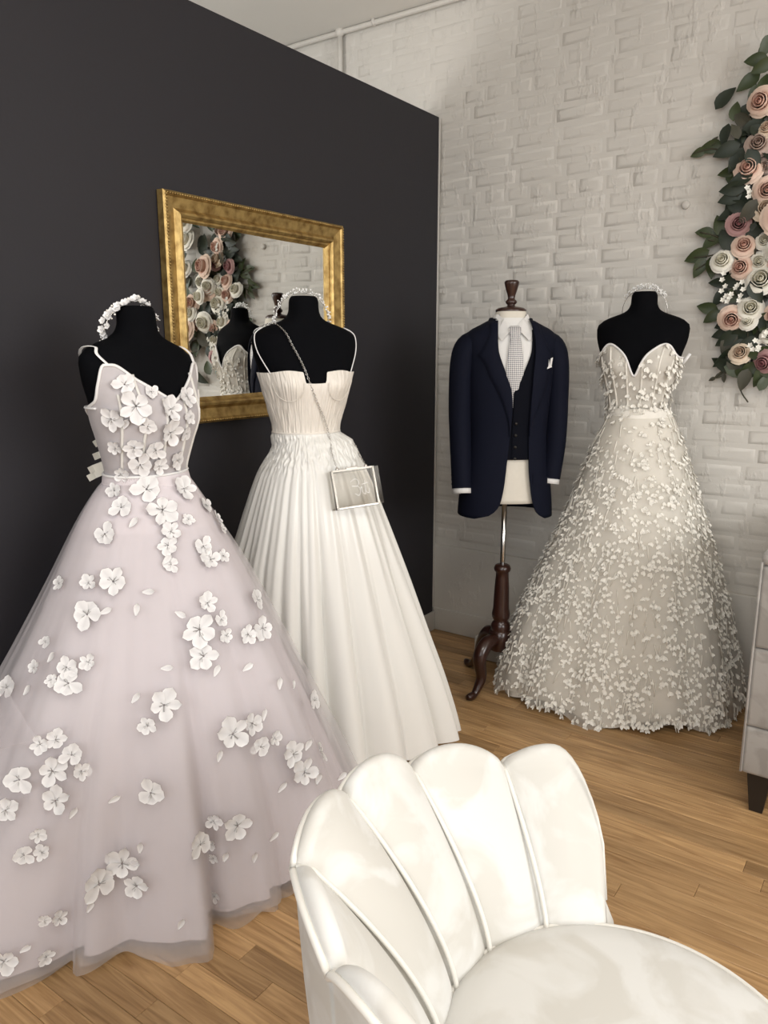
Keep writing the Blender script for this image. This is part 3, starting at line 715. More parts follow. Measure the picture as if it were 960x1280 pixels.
def fold2(ph, z):
    h = float(np.clip((ZW2 - z) / ZW2, 0, 1))
    a = float(smooth(0.0, 0.10, h)) * (0.35 + 0.65 * h)
    w1 = math.sin(15 * ph + 0.5 + .4 * math.sin(3 * ph)); w2 = math.sin(33 * ph + 2 + math.sin(2 * ph)); w3 = math.sin(8 * ph + 1.1)
    sh = lambda x: math.copysign(abs(x) ** 0.7, x)
    hi = float(1 - smooth(0.25, 0.6, h))
    irr = 0.7 + 0.3 * math.sin(5 * ph + .7)
    rid = abs(math.sin(11 * ph + .5 + .9 * math.sin(3 * ph + 1) + .35 * h)) ** .7 - .6
    rid2 = (abs(math.sin(17 * ph + 1.1 + 1.3 * math.sin(4 * ph) + .5 * h)) ** .8 - .55) * (.6 + .5 * math.sin(7 * ph + 2))
    r_ = a * (0.34 * rid * irr * (0.12 + .8 * float(smooth(.1, .6, h))) + 0.085 * rid2 * (hi + .35 * (1 - hi)) + 0.012 * math.sin(52 * ph + 2 * math.sin(3 * ph)) * hi)
    yoke = math.exp(-((h - 0.06) / 0.05) ** 2)
    r_ += yoke * 0.03 * noise.noise(Vector((math.cos(ph) * 22, math.sin(ph) * 22, z * 42)))
    return r_
hem2 = lambda ph: 0.008 * math.sin(4 * ph + .6) + 0.03 * math.exp(-((ang(ph - R(70))) / .05) ** 2)
zl2 = sorted(set(list(np.linspace(0.125, ZW2 - .14, 46)) + list(np.linspace(ZW2 - .14, ZW2, 40))))
fn2a = skirt_fn(F2, left2, right2, vf2, vb2, fold2, zl2)
_L = sorted(F1.uz(*p)[::-1] for p in left1); _Rr = sorted(F1.uz(*p)[::-1] for p in right1)
def fn2(ph, z, k=1.0):
    """the satin skirt gives way where the tulle skirt presses against it"""
    p = fn2a(ph, z, k); rel = Vector((p.x - F1.ax.x, p.y - F1.ax.y, 0)); u, v = rel.dot(F1.u), rel.dot(F1.v)
    if rel.length > .62 or z > ZW1: return p
    U = cub([q[0] for q in _Rr], [q[1] for q in _Rr], z) if u >= 0 else -cub([q[0] for q in _L], [q[1] for q in _L], z)
    V = cub(*zip(*vf1), z) if v >= 0 else cub(*zip(*vb1), z)
    q = fn1(math.atan2(v / V, u / U), z) - F1.ax; q.z = 0
    if rel.length < q.length + .012:
        sc = (q.length + .012) / max(rel.length, .05); p.x = F1.ax.x + rel.x * sc; p.y = F1.ax.y + rel.y * sc
    return p
sk2, sv2, sf2 = build_skirt('skirt', fn2, zl2, 420, M['satin'], D2, 1.0, hem2)
BV2 = BVHTree.FromPolygons(sv2 + bv2, [tuple(f) for f in sf2] + [tuple(i + len(sv2) for i in f) for f in bf2])
fv2 = [F2.pt(2 * math.pi * j / 48, dz, 0.003) for dz in np.linspace(-0.02, -0.3, 30) for j in range(48)]
BF2 = BVHTree.FromPolygons(fv2, grid_faces(30, 48, True))

# ---------------- dress 3: strapless gown covered in petals
D3 = thing('petal_gown', (F3.ax.x, F3.ax.y, 0), 'champagne strapless sweetheart gown covered in small raised petals beside the suit', 'dress')
def t3(th):
    return -0.262 + 0.055 * math.exp(-((abs(th) - 0.62) / 0.34) ** 2) - 0.075 * math.exp(-(th / 0.16) ** 2)
DW3 = -0.468
bo3, bv3, bf3 = build_bodice(F3, 'bodice', t3, DW3 - .006, 0.009, M['bodice3'], D3, 160, 30)
mb = edge_tube(F3, t3, 0.011, 0.0042, -1.7, 1.7, 120); mb.build('neckline_trim', M['white_cloth'], D3)
for th in (-1.0, -.62, -.2, .2, .62, 1.0):
    mb = MB(); mb.tube([F3.pt(th, t3(th) - 0.01 + (DW3 - t3(th) + .01) * i / 11, 0.0095) for i in range(12)], 0.004, 6); mb.build('boning', M['petal3'], bo3)
pz = F3.pt(1.45, -0.245, 0.02); mb = MB(); mb.tube([pz + F3.s * -.01 + Vector((0, 0, -.035)), pz + F3.s * .012 + Vector((0, 0, 0.0))], 0.006, 6); mb.build('hanger_loop', M['white_cloth'], D3)
ZW3 = F3.zt + DW3 * F3.k; F3.zw = ZW3
left3 = [(763, 515), (756, 526), (743, 550), (724, 596), (700, 652), (671, 712), (642, 772), (624, 828), (616, 868), (612, 900)]
right3 = [(839, 515), (845, 527), (856, 562), (870, 610), (885, 662), (900, 722), (913, 782), (920, 840), (924, 890), (925, 930)]
vf3 = [(ZW3, 0.105), (ZW3 - .12, 0.16), (ZW3 - .4, 0.22), (0.3, 0.28), (0.0, 0.32)]
vb3 = [(ZW3, 0.09), (ZW3 - .12, 0.13), (0.3, 0.21), (0.0, 0.22)]
def fold3(ph, z):
    h = float(np.clip((ZW3 - z) / ZW3, 0, 1))
    return h * (0.030 * math.sin(12 * ph + .4) + 0.022 * math.sin(7 * ph + 2) + 0.010 * math.sin(25 * ph))
hem3 = lambda ph: 0.022 + 0.016 * math.sin(5 * ph + 2.2) + 0.012 * math.sin(13 * ph)
zl3 = list(np.linspace(0.0, ZW3, 60))
fn3 = skirt_fn(F3, left3, right3, vf3, vb3, fold3, zl3)
sk3, sv3, sf3 = build_skirt('outer_skirt', fn3, zl3, 240, M['net3'], D3, 1.0, hem3)
build_skirt('underskirt', lambda ph, z, k=1: fn3(ph, z, 1 - 0.09 * float(np.clip((ZW3 - z) / .3, 0, 1))), list(np.linspace(0.004, ZW3, 40)), 160, M['lining3'], D3, 1.0, lambda ph: 0.02 + 0.02 * math.sin(6 * ph + 1))
# petals: clusters of small cupped petals standing off the net
def make_blossom(seed):
    q = random.Random(seed); mb = MB()
    k = q.choice([1, 2, 2, 3])
    for i in range(k):
        v, f, at = petal_patch(0.68 * q.uniform(.7, 1.2), 0.42 * q.uniform(.7, 1.1), q.uniform(.15, .55), 5, 3)
        Rm = Matrix.Rotation(-math.pi / 2 + (i - (k - 1) / 2) * 0.62 + q.uniform(-.25, .25), 4, 'Z')
        mb.add([Rm @ p for p in v], f, at)
    return mb.mesh('blossom', M['petal3'], True, True)
BLOS = [make_blossom(s) for s in range(6)]
prng = random.Random(21)
spots = []
tries = 0
while len(spots) < 2700 and tries < 70000:
    tries += 1
    h = prng.random() ** 0.62; ph = prng.uniform(-0.35, math.pi + 0.35) if prng.random() < .85 else prng.random() * 6.283
    z = ZW3 * (1 - h) + 0.012 + hem3(ph) * h ** 6
    p = fn3(ph, z); e = 0.004
    du = fn3(ph + e, z) - p; dv = fn3(ph, z + e) - p; n = du.cross(dv)
    if n.length < 1e-12: continue
    n.normalize()
    if n.dot(p - Vector((F3.ax.x, F3.ax.y, z))) < 0: n = -n
    if n.y > 0.55: continue
    den = noise.noise(p * 7.0)
    if den < -0.25 and prng.random() < .7: continue
    if any((p - q[0]).length < 0.0105 for q in spots[-400:]): continue
    spots.append((p, n, prng.uniform(0.015, 0.027)))
for k in range(150):   # fringe along the hem
    ph = prng.uniform(-.3, math.pi + .3); z = hem3(ph) + prng.uniform(0.0, 0.03); p = fn3(ph, max(z, .008)); n = (p - Vector((F3.ax.x, F3.ax.y, p.z))).normalized(); spots.append((p, n, prng.uniform(.02, .03)))
tb = Vector((0, 0, 1))
for k in range(190):   # bodice
    th = prng.uniform(-1.75, 1.75); tp = t3(th); dz = tp + (DW3 - .03 - tp) * prng.random() ** 1.0
    if abs(dz + 0.36) < 0.03 and abs(th) < .5 and prng.random() < .6: continue
    p = F3.pt(th, dz, 0.011); n = (p - Vector((F3.ax.x, F3.ax.y, p.z))).normalized(); spots.append((p, n, prng.uniform(.018, .028)))
for k in range(70):    # across the waist
    th = prng.uniform(-1.8, 1.8); dz = DW3 + prng.uniform(-.07, .02); p = F3.pt(th, dz, 0.016 + .02 * max(0, DW3 - dz)); n = (p - Vector((F3.ax.x, F3.ax.y, p.z))).normalized(); spots.append((p, n, prng.uniform(.018, .028)))
spots.sort(key=lambda q: -(q[2] / (q[0] - CAM).length) * max(0.05, q[1].dot((CAM - q[0]).normalized())))
stuff = MB()
for i, (p, n, s) in enumerate(spots):
    mt = frame_matrix(p + n * 0.002, n, prng.gauss(0, .42), s * 1.12)
    if i < 296: link('blossom', BLOS[i % 6], D3, mt)
    else:
        me = BLOS[i % 6]; at = [a.value for a in me.attributes['rnd'].data]
        stuff.add([mt @ v.co for v in me.vertices], [tuple(q.vertices) for q in me.polygons], at)
# fine embroidered twigs between the petals
o = stuff.build('blossom_scatter', M['petal3'], D3, True, attr=True); o['kind'] = 'stuff'
tw = MB()
for k in range(420):
    h = prng.random() ** .6; ph = prng.uniform(-.2, math.pi + .2); z = ZW3 * (1 - h) + .03; a = prng.uniform(-1, 1)
    pts = []
    for i in range(4):
        zz = max(0.02, z - .018 * i); q = fn3(ph + (.02 * a * i) / max(.3, h) * .4, zz); d = (q - Vector((F3.ax.x, F3.ax.y, zz))).normalized(); pts.append(q + d * .002)
    tw.tube(pts, [.0022, .0026, .002, .001], 4)
o = tw.build('embroidery', M['petal3'], D3, True); o['kind'] = 'stuff'

# ------------------------------------------------------------------ headpieces
def arch(F, r, tilt, k, t0, t1, n, dz=0.0, ff=-0.01):
    out = []
    for i in range(n):
        t = t0 + (t1 - t0) * i / (n - 1)
        out.append(F.ax + F.s * (r * math.sin(t)) + F.f * (ff + tilt * (math.cos(t) - 1)) + Vector((0, 0, F.zt + 0.012 + dz + r * k * (math.cos(t) - 1))))
    return out
small_flower = None
def crown_flower():
    mb = MB()
    for i in range(5):
        v, f, at = petal_patch(.5, .5, .5, 4, 3); Rm = Matrix.Rotation(2 * math.pi * i / 5, 4, 'Z'); mb.add([Rm @ p for p in v], f, [1] * len(at))
    mb.ico((0, 0, .1), .13, 1)
    return mb.mesh('crown_flower', M['petal_white'], True, True)
CF = crown_flower(); LF = None
h1 = thing('floral_crown', F1.ax + Vector((0, 0, F1.zt)), 'white porcelain-flower headband resting on the neck of the lilac gown form', 'headband')
path = arch(F1, 0.082, 0.030, 1.05, R(-118), R(112), 50, 0.004, 0.0)
mb = MB(); mb.tube(path, 0.0016, 6); mb.build('wire_band', M['steel'], h1)
hr = random.Random(2)
for i in range(30):
    q = path[6 + int(i * 38 / 30)]; p = q + Vector((hr.uniform(-.006, .006), hr.uniform(-.006, .006), hr.uniform(-.002, .008)))
    n = (p - F1.ax - Vector((0, 0, F1.zt - .08))).normalized() + F1.v * .8
    link('crown_flower', CF, h1, frame_matrix(p, n, hr.random() * 6, hr.uniform(.016, .023)))
mb = MB()
for i in range(46):
    q = path[4 + int(i * 42 / 46)]; mb.ico(q + Vector((hr.uniform(-.009, .009), hr.uniform(-.009, .009), hr.uniform(-.006, .013))), hr.uniform(.002, .0034), 1)
o = mb.build('pearl_sprig', M['pearl'], h1)
def crystal_band(F, label, seed, lo, hi, r, tallf):
    t = thing('crystal_headband', F.ax + Vector((0, 0, F.zt)), label, 'headband')
    path = arch(F, r, 0.012, 1.0, R(-105), R(105), 60, 0.004); mb = MB(); mb.tube(path, 0.0013, 6); mb.build('wire_band', M['steel'], t)
    q = random.Random(seed); mb = MB(); w = MB()
    for i in range(150):
        f = q.uniform(lo, hi); p = path[int(f * 59)]; out = (p - F.ax - Vector((0, 0, F.zt - r + .01))).normalized(); hgt = q.random() * tallf * (1 - abs(f - .5) * 1.1)
        e = p + out * hgt + F.f * q.uniform(-.006, .006) + F.s * q.uniform(-.003, .003)
        mb.ico(e, q.uniform(.0016, .0034), 1); w.tube([p, e], .0005, 3)
    mb.build('crystal_cluster', M['crystal'], t, False); w.build('crystal_wires', M['steel'], t)
    return t
crystal_band(F2, 'crystal headband arching over the neck of the satin gown form', 4, .05, .95, .083, .014)
crystal_band(F3, 'crystal tiara headband on the strapless gown form before the brick wall', 8, .22, .78, .082, .020)

# ------------------------------------------------------------------ clear clutch on chain
pc, pn, dep = on_bvh(BV2, 440, 612)
fwd = (F2.v * 0.90 + F2.u * 0.20 + Vector((0, 0, 0.30))).normalized()
pc = pc + fwd * 0.034
PM = frame_matrix(pc, fwd, R(4.5))
bag = tag(link('clutch_bag', None, None, PM), 'clear acrylic box clutch with silver frame hanging on the satin gown', 'bag'); bag.empty_display_size = .05
bw, bh, bd_ = 0.150, 0.112, 0.042
def local(mb, name, m, parent, sm=False, **k):
    me = mb.mesh(name, m, sm, **k); return link(name, me, parent, PM)
for zz in (-bd_ / 2, bd_ / 2):
    mb = MB(); mb.box((-bw / 2, -bh / 2, zz - .0015), (bw / 2, bh / 2, zz + .0015)); local(mb, 'acrylic_panel', M['acrylic'], bag)
for sx in (-1, 1):
    mb = MB(); mb.box((sx * bw / 2 - .0015, -bh / 2, -bd_ / 2), (sx * bw / 2 + .0015, bh / 2, bd_ / 2)); local(mb, 'acrylic_end', M['acrylic'], bag)
mb = MB(); mb.box((-bw / 2, -bh / 2 - .001, -bd_ / 2), (bw / 2, -bh / 2 + .002, bd_ / 2)); local(mb, 'acrylic_base', M['acrylic'], bag)
for zz in (-0.006, 0.006):
    fr = MB()
    for a, b, c_, d_ in ((-.5, .5, .5, .5), (-.5, .5, -.5, -.5), (-.5, -.5, -.5, .5), (.5, .5, -.5, .5)):
        x0, x1, y0, y1 = a * (bw - .022), b * (bw - .022), c_ * bh, d_ * bh
        fr.box((x0 - .0025, y0 - .0025, zz - .0035), (x1 + .0025, y1 + .0025, zz + .0035))
    local(fr, 'metal_frame', M['steel_dark'] if zz < 0 else M['steel'], bag)
mb = MB(); mb.box((-.018, bh / 2, -.008), (.018, bh / 2 + .008, .008), bevel=.002); local(mb, 'clasp', M['steel'], bag)
for sx in (-1, 1):
    mb = MB(); mb.ico((sx * .045, bh / 2 + .006, 0), .006, 2); local(mb, 'chain_lug', M['steel'], bag, True)
# beaded script lettering on the front panel
let = MB(); cz = bd_ / 2 + .003
def bead_path(pts, n):
    for p in spline([(x * .001, y * .001, cz) for x, y in pts], n): let.ico(p, .0016, 1)
bead_path([(-16, 18), (-2, 24), (8, 14), (0, 2), (-14, 4), (4, 0), (8, -14), (2, -26), (-8, -20)], 34)
bead_path([(8, -8), (14, -2), (14, -16), (22, -24), (24, -10)], 16)
bead_path([(26, 14), (25, 0), (26, -16), (34, -22), (36, -10)], 16)
bead_path([(18, 6), (34, 9)], 7)
local(let, 'beaded_lettering', M['crystal'], bag, True)
# chain: lugs -> up across chest -> over shoulder, and round the back to the other lug
def surf2(x, y, off, B):
    p, n, dep = on_bvh(B, x, y); return None if p is None else p + n * off
la = PM @ Vector((-.045, bh / 2 + .008, 0)); lb = PM @ Vector((.045, bh / 2 + .008, 0))
front = [la]
for x, y in [(414, 565), (410, 545), (403, 520), (396, 497)]:
    q = surf2(x, y, .008, BV2)
    if q: front.append(q)
for x, y in [(383, 470), (376, 453), (366, 434), (356, 416)]:
    q = surf2(x, y, .006, BF2)
    if q: front.append(q)
front += [F2.pt(-1.36, -0.088, 0.006), F2.pt(-1.9, -0.105, .008)]
back = [F2.pt(-2.4, -0.16, .010), F2.pt(-2.9, -0.28, .012), F2.pt(2.8, -0.40, .016), F2.pt(2.2, -0.455, .020)]
for x, y in [(440, 552), (448, 566)]:
    u, z = F2.uz(x, y); back.append(F2.P(u, .02, z))
back.append(lb)
path = spline(front + back, 150); ch = MB(); L_ = 0
for i in range(0, len(path) - 1):
    a, b = path[i], path[i + 1]; t = (b - a).normalized(); o1 = t.orthogonal().normalized()
    if i % 2: o1 = t.cross(o1)
    c0 = (a + b) / 2; hl = (b - a).length * .62; ring = []
    for k in range(8):
        an = k * math.pi / 4; ring.append(c0 + t * math.cos(an) * hl + o1 * math.sin(an) * .0026)
    ch.tube(ring, .0009, 4, closed=True)
o = obj('chain', ch.v, ch.f, M['steel'], None, True, None, base=WM[bag.name].translation)
o.parent = bag; o.matrix_basis = WM[bag.name].inverted() @ Matrix.Translation(WM[bag.name].translation)

# ------------------------------------------------------------------ suit on valet form
AX = Vector((-1.355, 2.79, 0)); FS = R(-54)
sf = Vector((math.cos(FS), math.sin(FS), 0)); ss = Vector((-sf.y, sf.x, 0))
SZ = [1.565, 1.54, 1.525, 1.508, 1.49, 1.468, 1.44, 1.38, 1.30, 1.20, 1.10, 1.0, 0.90, 0.82, 0.76]
SA = [0.056, 0.060, 0.068, 0.100, 0.134, 0.154, 0.157, 0.150, 0.146, 0.138, 0.133, 0.140, 0.155, 0.164, 0.168]
SB = [0.058, 0.062, 0.066, 0.076, 0.086, 0.098, 0.108, 0.118, 0.120, 0.112, 0.106, 0.108, 0.115, 0.118, 0.118]
def T(s_, f_, z): return AX + ss * s_ + sf * f_ + Vector((0, 0, z))
def tp(th, z, off=0.0, pw=2.4):
    a = cub(SZ, SA, z) + off; b = cub(SZ, SB, z) + off; c, s_ = math.cos(th), math.sin(th)
    k = (abs(c) ** pw + abs(s_) ** pw) ** (-1 / pw)
    return T(a * s_ * k, b * c * k, z)
def front_at(s_, z, off):
    """point on the chest whose sideways offset is s_"""
    a = cub(SZ, SA, z) + off; b = cub(SZ, SB, z) + off; q = min(.999, abs(s_) / a)
    return T(s_, b * (1 - q ** 2.4) ** (1 / 2.4), z)
sform = thing('suit_form', AX, 'cream tailor form with mahogany finial and tripod stand under the navy suit', 'mannequin')
zs = np.linspace(0.825, 1.560, 44); n = 40
vs = [tp(2 * math.pi * j / n, min(z, 1.565)) + Vector((0, 0, max(0, z - 1.565))) for z in zs for j in range(n)]
obj('torso', vs, grid_faces(len(zs), n, True) + [tuple(range(n))], M['form_cream'], sform)
mb = MB(); mb.lathe([(0.058, 0), (0.062, .006), (0.063, .016), (0.052, .026), (0.030, .031), (0.018, .034), (.015, .040), (.022, .048), (.024, .056), (.016, .066), (.014, .072), (.016, .085), (.024, .115), (.030, .142), (.030, .150), (.024, .157), (.008, .159)], AX + Vector((0, 0, 1.554)), 28)
for v in mb.v: v.z = 1.554 + (v.z - 1.554) * .78; v.x = AX.x + (v.x - AX.x) * .94; v.y = AX.y + (v.y - AX.y) * .94
mb.build('finial', M['mahogany'], sform)
mb = MB(); mb.tube([AX + Vector((0, 0, .40)), AX + Vector((0, 0, .82))], 0.0105, 14); mb.build('pole', M['steel'], sform)
mb = MB(); mb.lathe([(.022, .22), (.034, .235), (.040, .26), (.040, .285), (.034, .298), (.028, .305), (.036, .318), (.038, .335), (.033, .36), (.032, .40), (.030, .45), (.027, .495), (.026, .515), (.033, .522), (.035, .532), (.030, .545), (.020, .55)], AX, 28)
mb.build('turned_post', M['mahogany'], sform)
mb = MB(); mb.lathe([(.030, .17), (.045, .18), (.046, .26), (.034, .27)], AX, 12); mb.build('hub', M['mahogany'], sform)
foot1 = onZ(595, 868, .015); foot2 = onZ(586, 829, .015)
d1 = math.atan2((foot1 - AX).y, (foot1 - AX).x); d2 = math.atan2((foot2 - AX).y, (foot2 - AX).x)
for a, ln in ((d1, (foot1 - AX).to_2d().length), (d2, (foot2 - AX).to_2d().length), (d1 + R(125), 0.17)):
    d = Vector((math.cos(a), math.sin(a), 0)); ln = max(.17, min(ln, .27))
    pts = spline([AX + d * .03 + Vector((0, 0, .225)), AX + d * .085 + Vector((0, 0, .225)), AX + d * .13 + Vector((0, 0, .17)), AX + d * (ln * .68) + Vector((0, 0, .085)), AX + d * (ln * .86) + Vector((0, 0, .03)), AX + d * ln + Vector((0, 0, .016)), AX + d * (ln + .03) + Vector((0, 0, .018))], 26)
    rad = [cub([0, .25, .5, .75, .88, 1], [.026, .030, .022, .015, .017, .010], i / 25) for i in range(26)]
    mb = MB(); mb.tube(pts, rad, 10); mb.build('tripod_leg', M['mahogany'], sform)

# shirt
sh = thing('dress_shirt', AX + Vector((0, 0, 1.0)), 'white dress shirt with spread collar under the navy jacket', 'shirt')
zs = list(np.linspace(1.02, 1.535, 34)); vs = [tp(2 * math.pi * j / 48, z, .005) for z in zs for j in range(48)]
obj('shirt_body', vs, grid_faces(len(zs), 48, True), M['shirt'], sh)
vs = []                                           # collar round the back of the neck
for (dr, z) in ((.002, 1.505), (.003, 1.546), (.006, 1.549), (.009, 1.535), (.010, 1.515)):
    for j in range(33):
        th = R(50) + (2 * math.pi - R(100)) * j / 32; p = tp(th, 1.54, dr, 2.0); p.z = z; vs.append(p)
obj('collar', vs, grid_faces(5, 33), M['shirt'], sh)
for sg in (-1, 1):                                # collar leaves spread at the front
    vv = [T(sg * .060, .034, 1.550), T(sg * .036, .068, 1.531), T(sg * .008, .086, 1.505), T(sg * .020, .106, 1.482), T(sg * .052, .124, 1.448), T(sg * .070, .090, 1.475), T(sg * .072, .042, 1.512)]
    b_ = [q - sf * .004 for q in vv]; k = 7; mb = MB()
    mb.add(vv + b_, [(0, 1, 6), (1, 5, 6), (1, 2, 3, 5), (3, 4, 5), (k, k + 6, k + 1), (k + 1, k + 6, k + 5), (k + 1, k + 5, k + 3, k + 2), (k + 3, k + 5, k + 4)] + [(i, (i + 1) % k, k + (i + 1) % k, k + i) for i in range(k)])
    mb.build('collar_leaf', M['shirt'], sh, False)
# tie
tie = thing('necktie', T(0, .12, 1.3), 'silver-grey patterned necktie on the white shirt', 'tie')
def tie_mesh(name, rowsd):
    vs = []; uv = []
    for z, hw, off in rowsd:
        for k in range(7):
            s_ = (k / 6 - .5) * 2; q = off + .006 * (1 - s_ * s_); vs.append(T(s_ * hw, q, z)); uv.append((s_ * hw, z))
    n_ = len(vs); vs += [v - sf * .006 for v in vs]
    f = grid_faces(len(rowsd), 7) + [tuple(n_ + i for i in q[::-1]) for q in grid_faces(len(rowsd), 7)]
    o = obj(name, vs, f, M['tie'], tie); uvl = o.data.uv_layers.new(name='UVMap')
    for lp in o.data.loops: uvl.data[lp.index].uv = uv[lp.vertex_index % n_]
    return o
def chest(z, off): return cub(SZ, SB, z) + off
tie_mesh('tie_blade', [(z, cub([1.04, 1.25, 1.40, 1.468], [.038, .036, .027, .017], z), chest(z, .005) + (.002 if z < 1.26 else .004 + .008 * float(smooth(1.26, 1.45, z)))) for z in np.linspace(1.20, 1.470, 16)])
tie_mesh('tie_knot', [(1.458, .016, chest(1.462, .016)), (1.470, .019, .114), (1.485, .023, .110), (1.496, .024, .102), (1.504, .017, .09)])
# waistcoat
wc = thing('waistcoat', AX + Vector((0, 0, 1.0)), 'dark navy low-cut waistcoat buttoned under the jacket', 'waistcoat')
def vgap(z): return cub([0.9, 1.255, 1.272, 1.345, 1.42, 1.50], [0, 0.0, .010, .042, .066, .070], z)
def panel(zs, eL, off, mtl, parent, name, side, nb=26, th_back=math.pi, hemf=None):
    """half garment from the front edge (sideways offset eL(z)) round to the centre back"""
    vs = []
    for z in zs:
        a = cub(SZ, SA, z) + off; e0 = eL(z); th0 = None
        lo, hi = -1.2, 1.2
        for _ in range(30):
            m_ = (lo + hi) / 2; c, s_ = math.cos(m_), math.sin(m_); k = (abs(c) ** 2.4 + abs(s_) ** 2.4) ** (-1 / 2.4)
            if a * s_ * k < e0: lo = m_
            else: hi = m_
        th0 = (lo + hi) / 2; te = th_back if side > 0 else -th_back
        for j in range(nb + 1):
            q = j / nb; q = q ** 1.3; vs.append(tp(th0 + (te - th0) * q, z, off))
    n_ = len(vs); f = grid_faces(len(zs), nb + 1)
    inn = [v - (v - AX - Vector((0, 0, v.z))).normalized() * .004 for v in vs]
    vs = vs + inn; f2 = [tuple(n_ + i for i in q[::-1]) for q in f]; rim = []
    m_ = nb + 1; k = len(zs)
    for i in range(k - 1): rim.append((i * m_, (i + 1) * m_, n_ + (i + 1) * m_, n_ + i * m_))
    for j in range(nb): rim += [(j + 1, j, n_ + j, n_ + j + 1), ((k - 1) * m_ + j, (k - 1) * m_ + j + 1, n_ + (k - 1) * m_ + j + 1, n_ + (k - 1) * m_ + j)]
    return obj(name, vs, f + f2 + rim, mtl, parent)
for sg in (-1, 1): panel(list(np.linspace(1.0, 1.49, 80)), lambda z: sg * vgap(z) + (-0.002 if sg > 0 else 0.002), .012 + (.002 if sg > 0 else 0), M['navy_dark'], wc, 'waistcoat_front', sg)
for k in range(4):
    mb = MB(); p = front_at(.012, 1.14 - k * .045, .016); mb.tube([p, p + sf * .003], .006, 10); mb.build('button', M['black_wood'], wc)
# jacket
jk = thing('suit_jacket', AX + Vector((0, 0, .8)), 'navy single-breasted suit jacket hanging open over a white shirt and tie', 'jacket')
OFFJ = .022
eR = lambda z: cub([.762, .775, .80, .83, .9, 1.0, 1.1, 1.2, 1.26, 1.34, 1.42, 1.51, 1.53], [-.15, -.095, -.06, -.042, -.028, -.018, -.010, -.006, -.012, -.042, -.068, -.064, -.061], z)   # viewer's left front
eLf = lambda z: cub([.762, .775, .80, .86, .98, 1.10, 1.2, 1.32, 1.42, 1.51, 1.53], [.15, .125, .10, .082, .068, .064, .066, .070, .076, .067, .063], z)
zsj = sorted(set(list(np.linspace(0.765, 1.525, 52))))
panel(zsj, eR, OFFJ, M['navy'], jk, 'jacket_front', -1, 34)
panel(zsj, eLf, OFFJ, M['navy'], jk, 'jacket_front', 1, 34)
def lapel(e, sg, name, zb, zt):
    vs = []; zz = np.linspace(zb, zt, 26)
    for z in zz:
        q = (z - zb) / (zt - zb); wd = .004 + .058 * float(smooth(0, .55, q)) * (1 if q < .74 else max(.42, 1 - (q - .74) * 3.6))
        if .66 < q < .74: wd += .016 * (q - .66) / .08
        for k in range(5):
            s_ = e(z) + sg * wd * k / 4; vs.append(front_at(s_, z, OFFJ + .005 + .004 * math.sin(math.pi * k / 4)))
    n_ = len(vs); vs += [v - sf * .004 for v in vs]; f = grid_faces(26, 5)
    rim = [(i * 5 + 4, (i + 1) * 5 + 4, n_ + (i + 1) * 5 + 4, n_ + i * 5 + 4) for i in range(25)]
    obj(name, vs, f + [tuple(n_ + i for i in q[::-1]) for q in f] + rim, M['navy'], jk)
lapel(eR, -1, 'lapel', 1.09, 1.515); lapel(eLf, 1, 'lapel', 1.09, 1.515)
mb = MB(); col = []
for j in range(31):
    th = R(52) + (2 * math.pi - R(104)) * j / 30
    for (dr, z) in ((.012, 1.505), (.010, 1.532), (.018, 1.536), (.030, 1.508), (.034, 1.49)): 
        p = tp(th, 1.54, dr + .004, 2.0); p.z = z + .006 * math.cos(th) * -1; col.append(p)
mb.add(col, grid_faces(31, 5)); mb.build('jacket_collar', M['navy'], jk)
def sleeve(sg, wrist_s, wrist_f, wrist_z):
    ctr = spline([T(sg * .105, -.004, 1.446), T(sg * .160, -.004, 1.426), T(sg * .182, .0, 1.35), T(sg * .188, .006, 1.20), T(sg * .186, .022, 1.06), T(wrist_s, wrist_f, wrist_z)], 30)
    vs = []; n_ = 22
    for i, p in enumerate(ctr):
        q = i / 29; rs = cub([0, .12, .25, .5, .75, 1], [.030, .050, .053, .049, .045, .040], q); rf = cub([0, .12, .3, .6, 1], [.050, .078, .082, .072, .056], q)
        t = (ctr[min(i + 1, 29)] - ctr[max(i - 1, 0)]).normalized(); y = (sf - t * sf.dot(t)).normalized(); x = y.cross(t)
        for j in range(n_):
            a = 2 * math.pi * j / n_; vs.append(p + x * rs * math.cos(a) + y * rf * math.sin(a))
    s_ = obj('sleeve', vs, grid_faces(30, n_, True) + [tuple(range(n_))], M['navy'], jk)
    t = (ctr[-1] - ctr[-3]).normalized(); y = (sf - t * sf.dot(t)).normalized(); x = y.cross(t); cv = []
    for dd, k in ((-.03, .90), (.006, .90), (.020, .90), (.020, .80), (-.02, .78)):
        for j in range(n_):
            a = 2 * math.pi * j / n_; cv.append(ctr[-1] + t * dd + (x * .043 * math.cos(a) + y * .056 * math.sin(a)) * k)
    obj('shirt_cuff', cv, grid_faces(5, n_, True), M['shirt'], sh)
    for k in range(3):
        mb = MB(); p = ctr[-1] - t * (.02 + .018 * k) + (x * .043 * math.cos(R(215)) + y * .056 * math.sin(R(215))) * 1.0; mb.ico(p, .005, 1); mb.build('sleeve_button', M['black_wood'], s_)
sleeve(-1, -.182, .060, .878); sleeve(1, .170, .040, .915)
for sg in (-1, 1):
    mb = MB(); pts = [front_at(sg * (.085 + .065 * k / 5), .95 - .004 * k, OFFJ + .004) for k in range(6)]
    vs = [];
    for p in pts: vs += [p, p + Vector((0, 0, -.045)) + sf * .003]
    mb.add(vs, grid_faces(6, 2)); mb.build('pocket_flap', M['navy'], jk)
mb = MB(); p = front_at(.02, 1.085, OFFJ + .003); 
ps = thing('pocket_square', front_at(.125, 1.37, OFFJ), 'white folded pocket square in the breast pocket of the navy jacket', 'pocket square')
mb = MB()
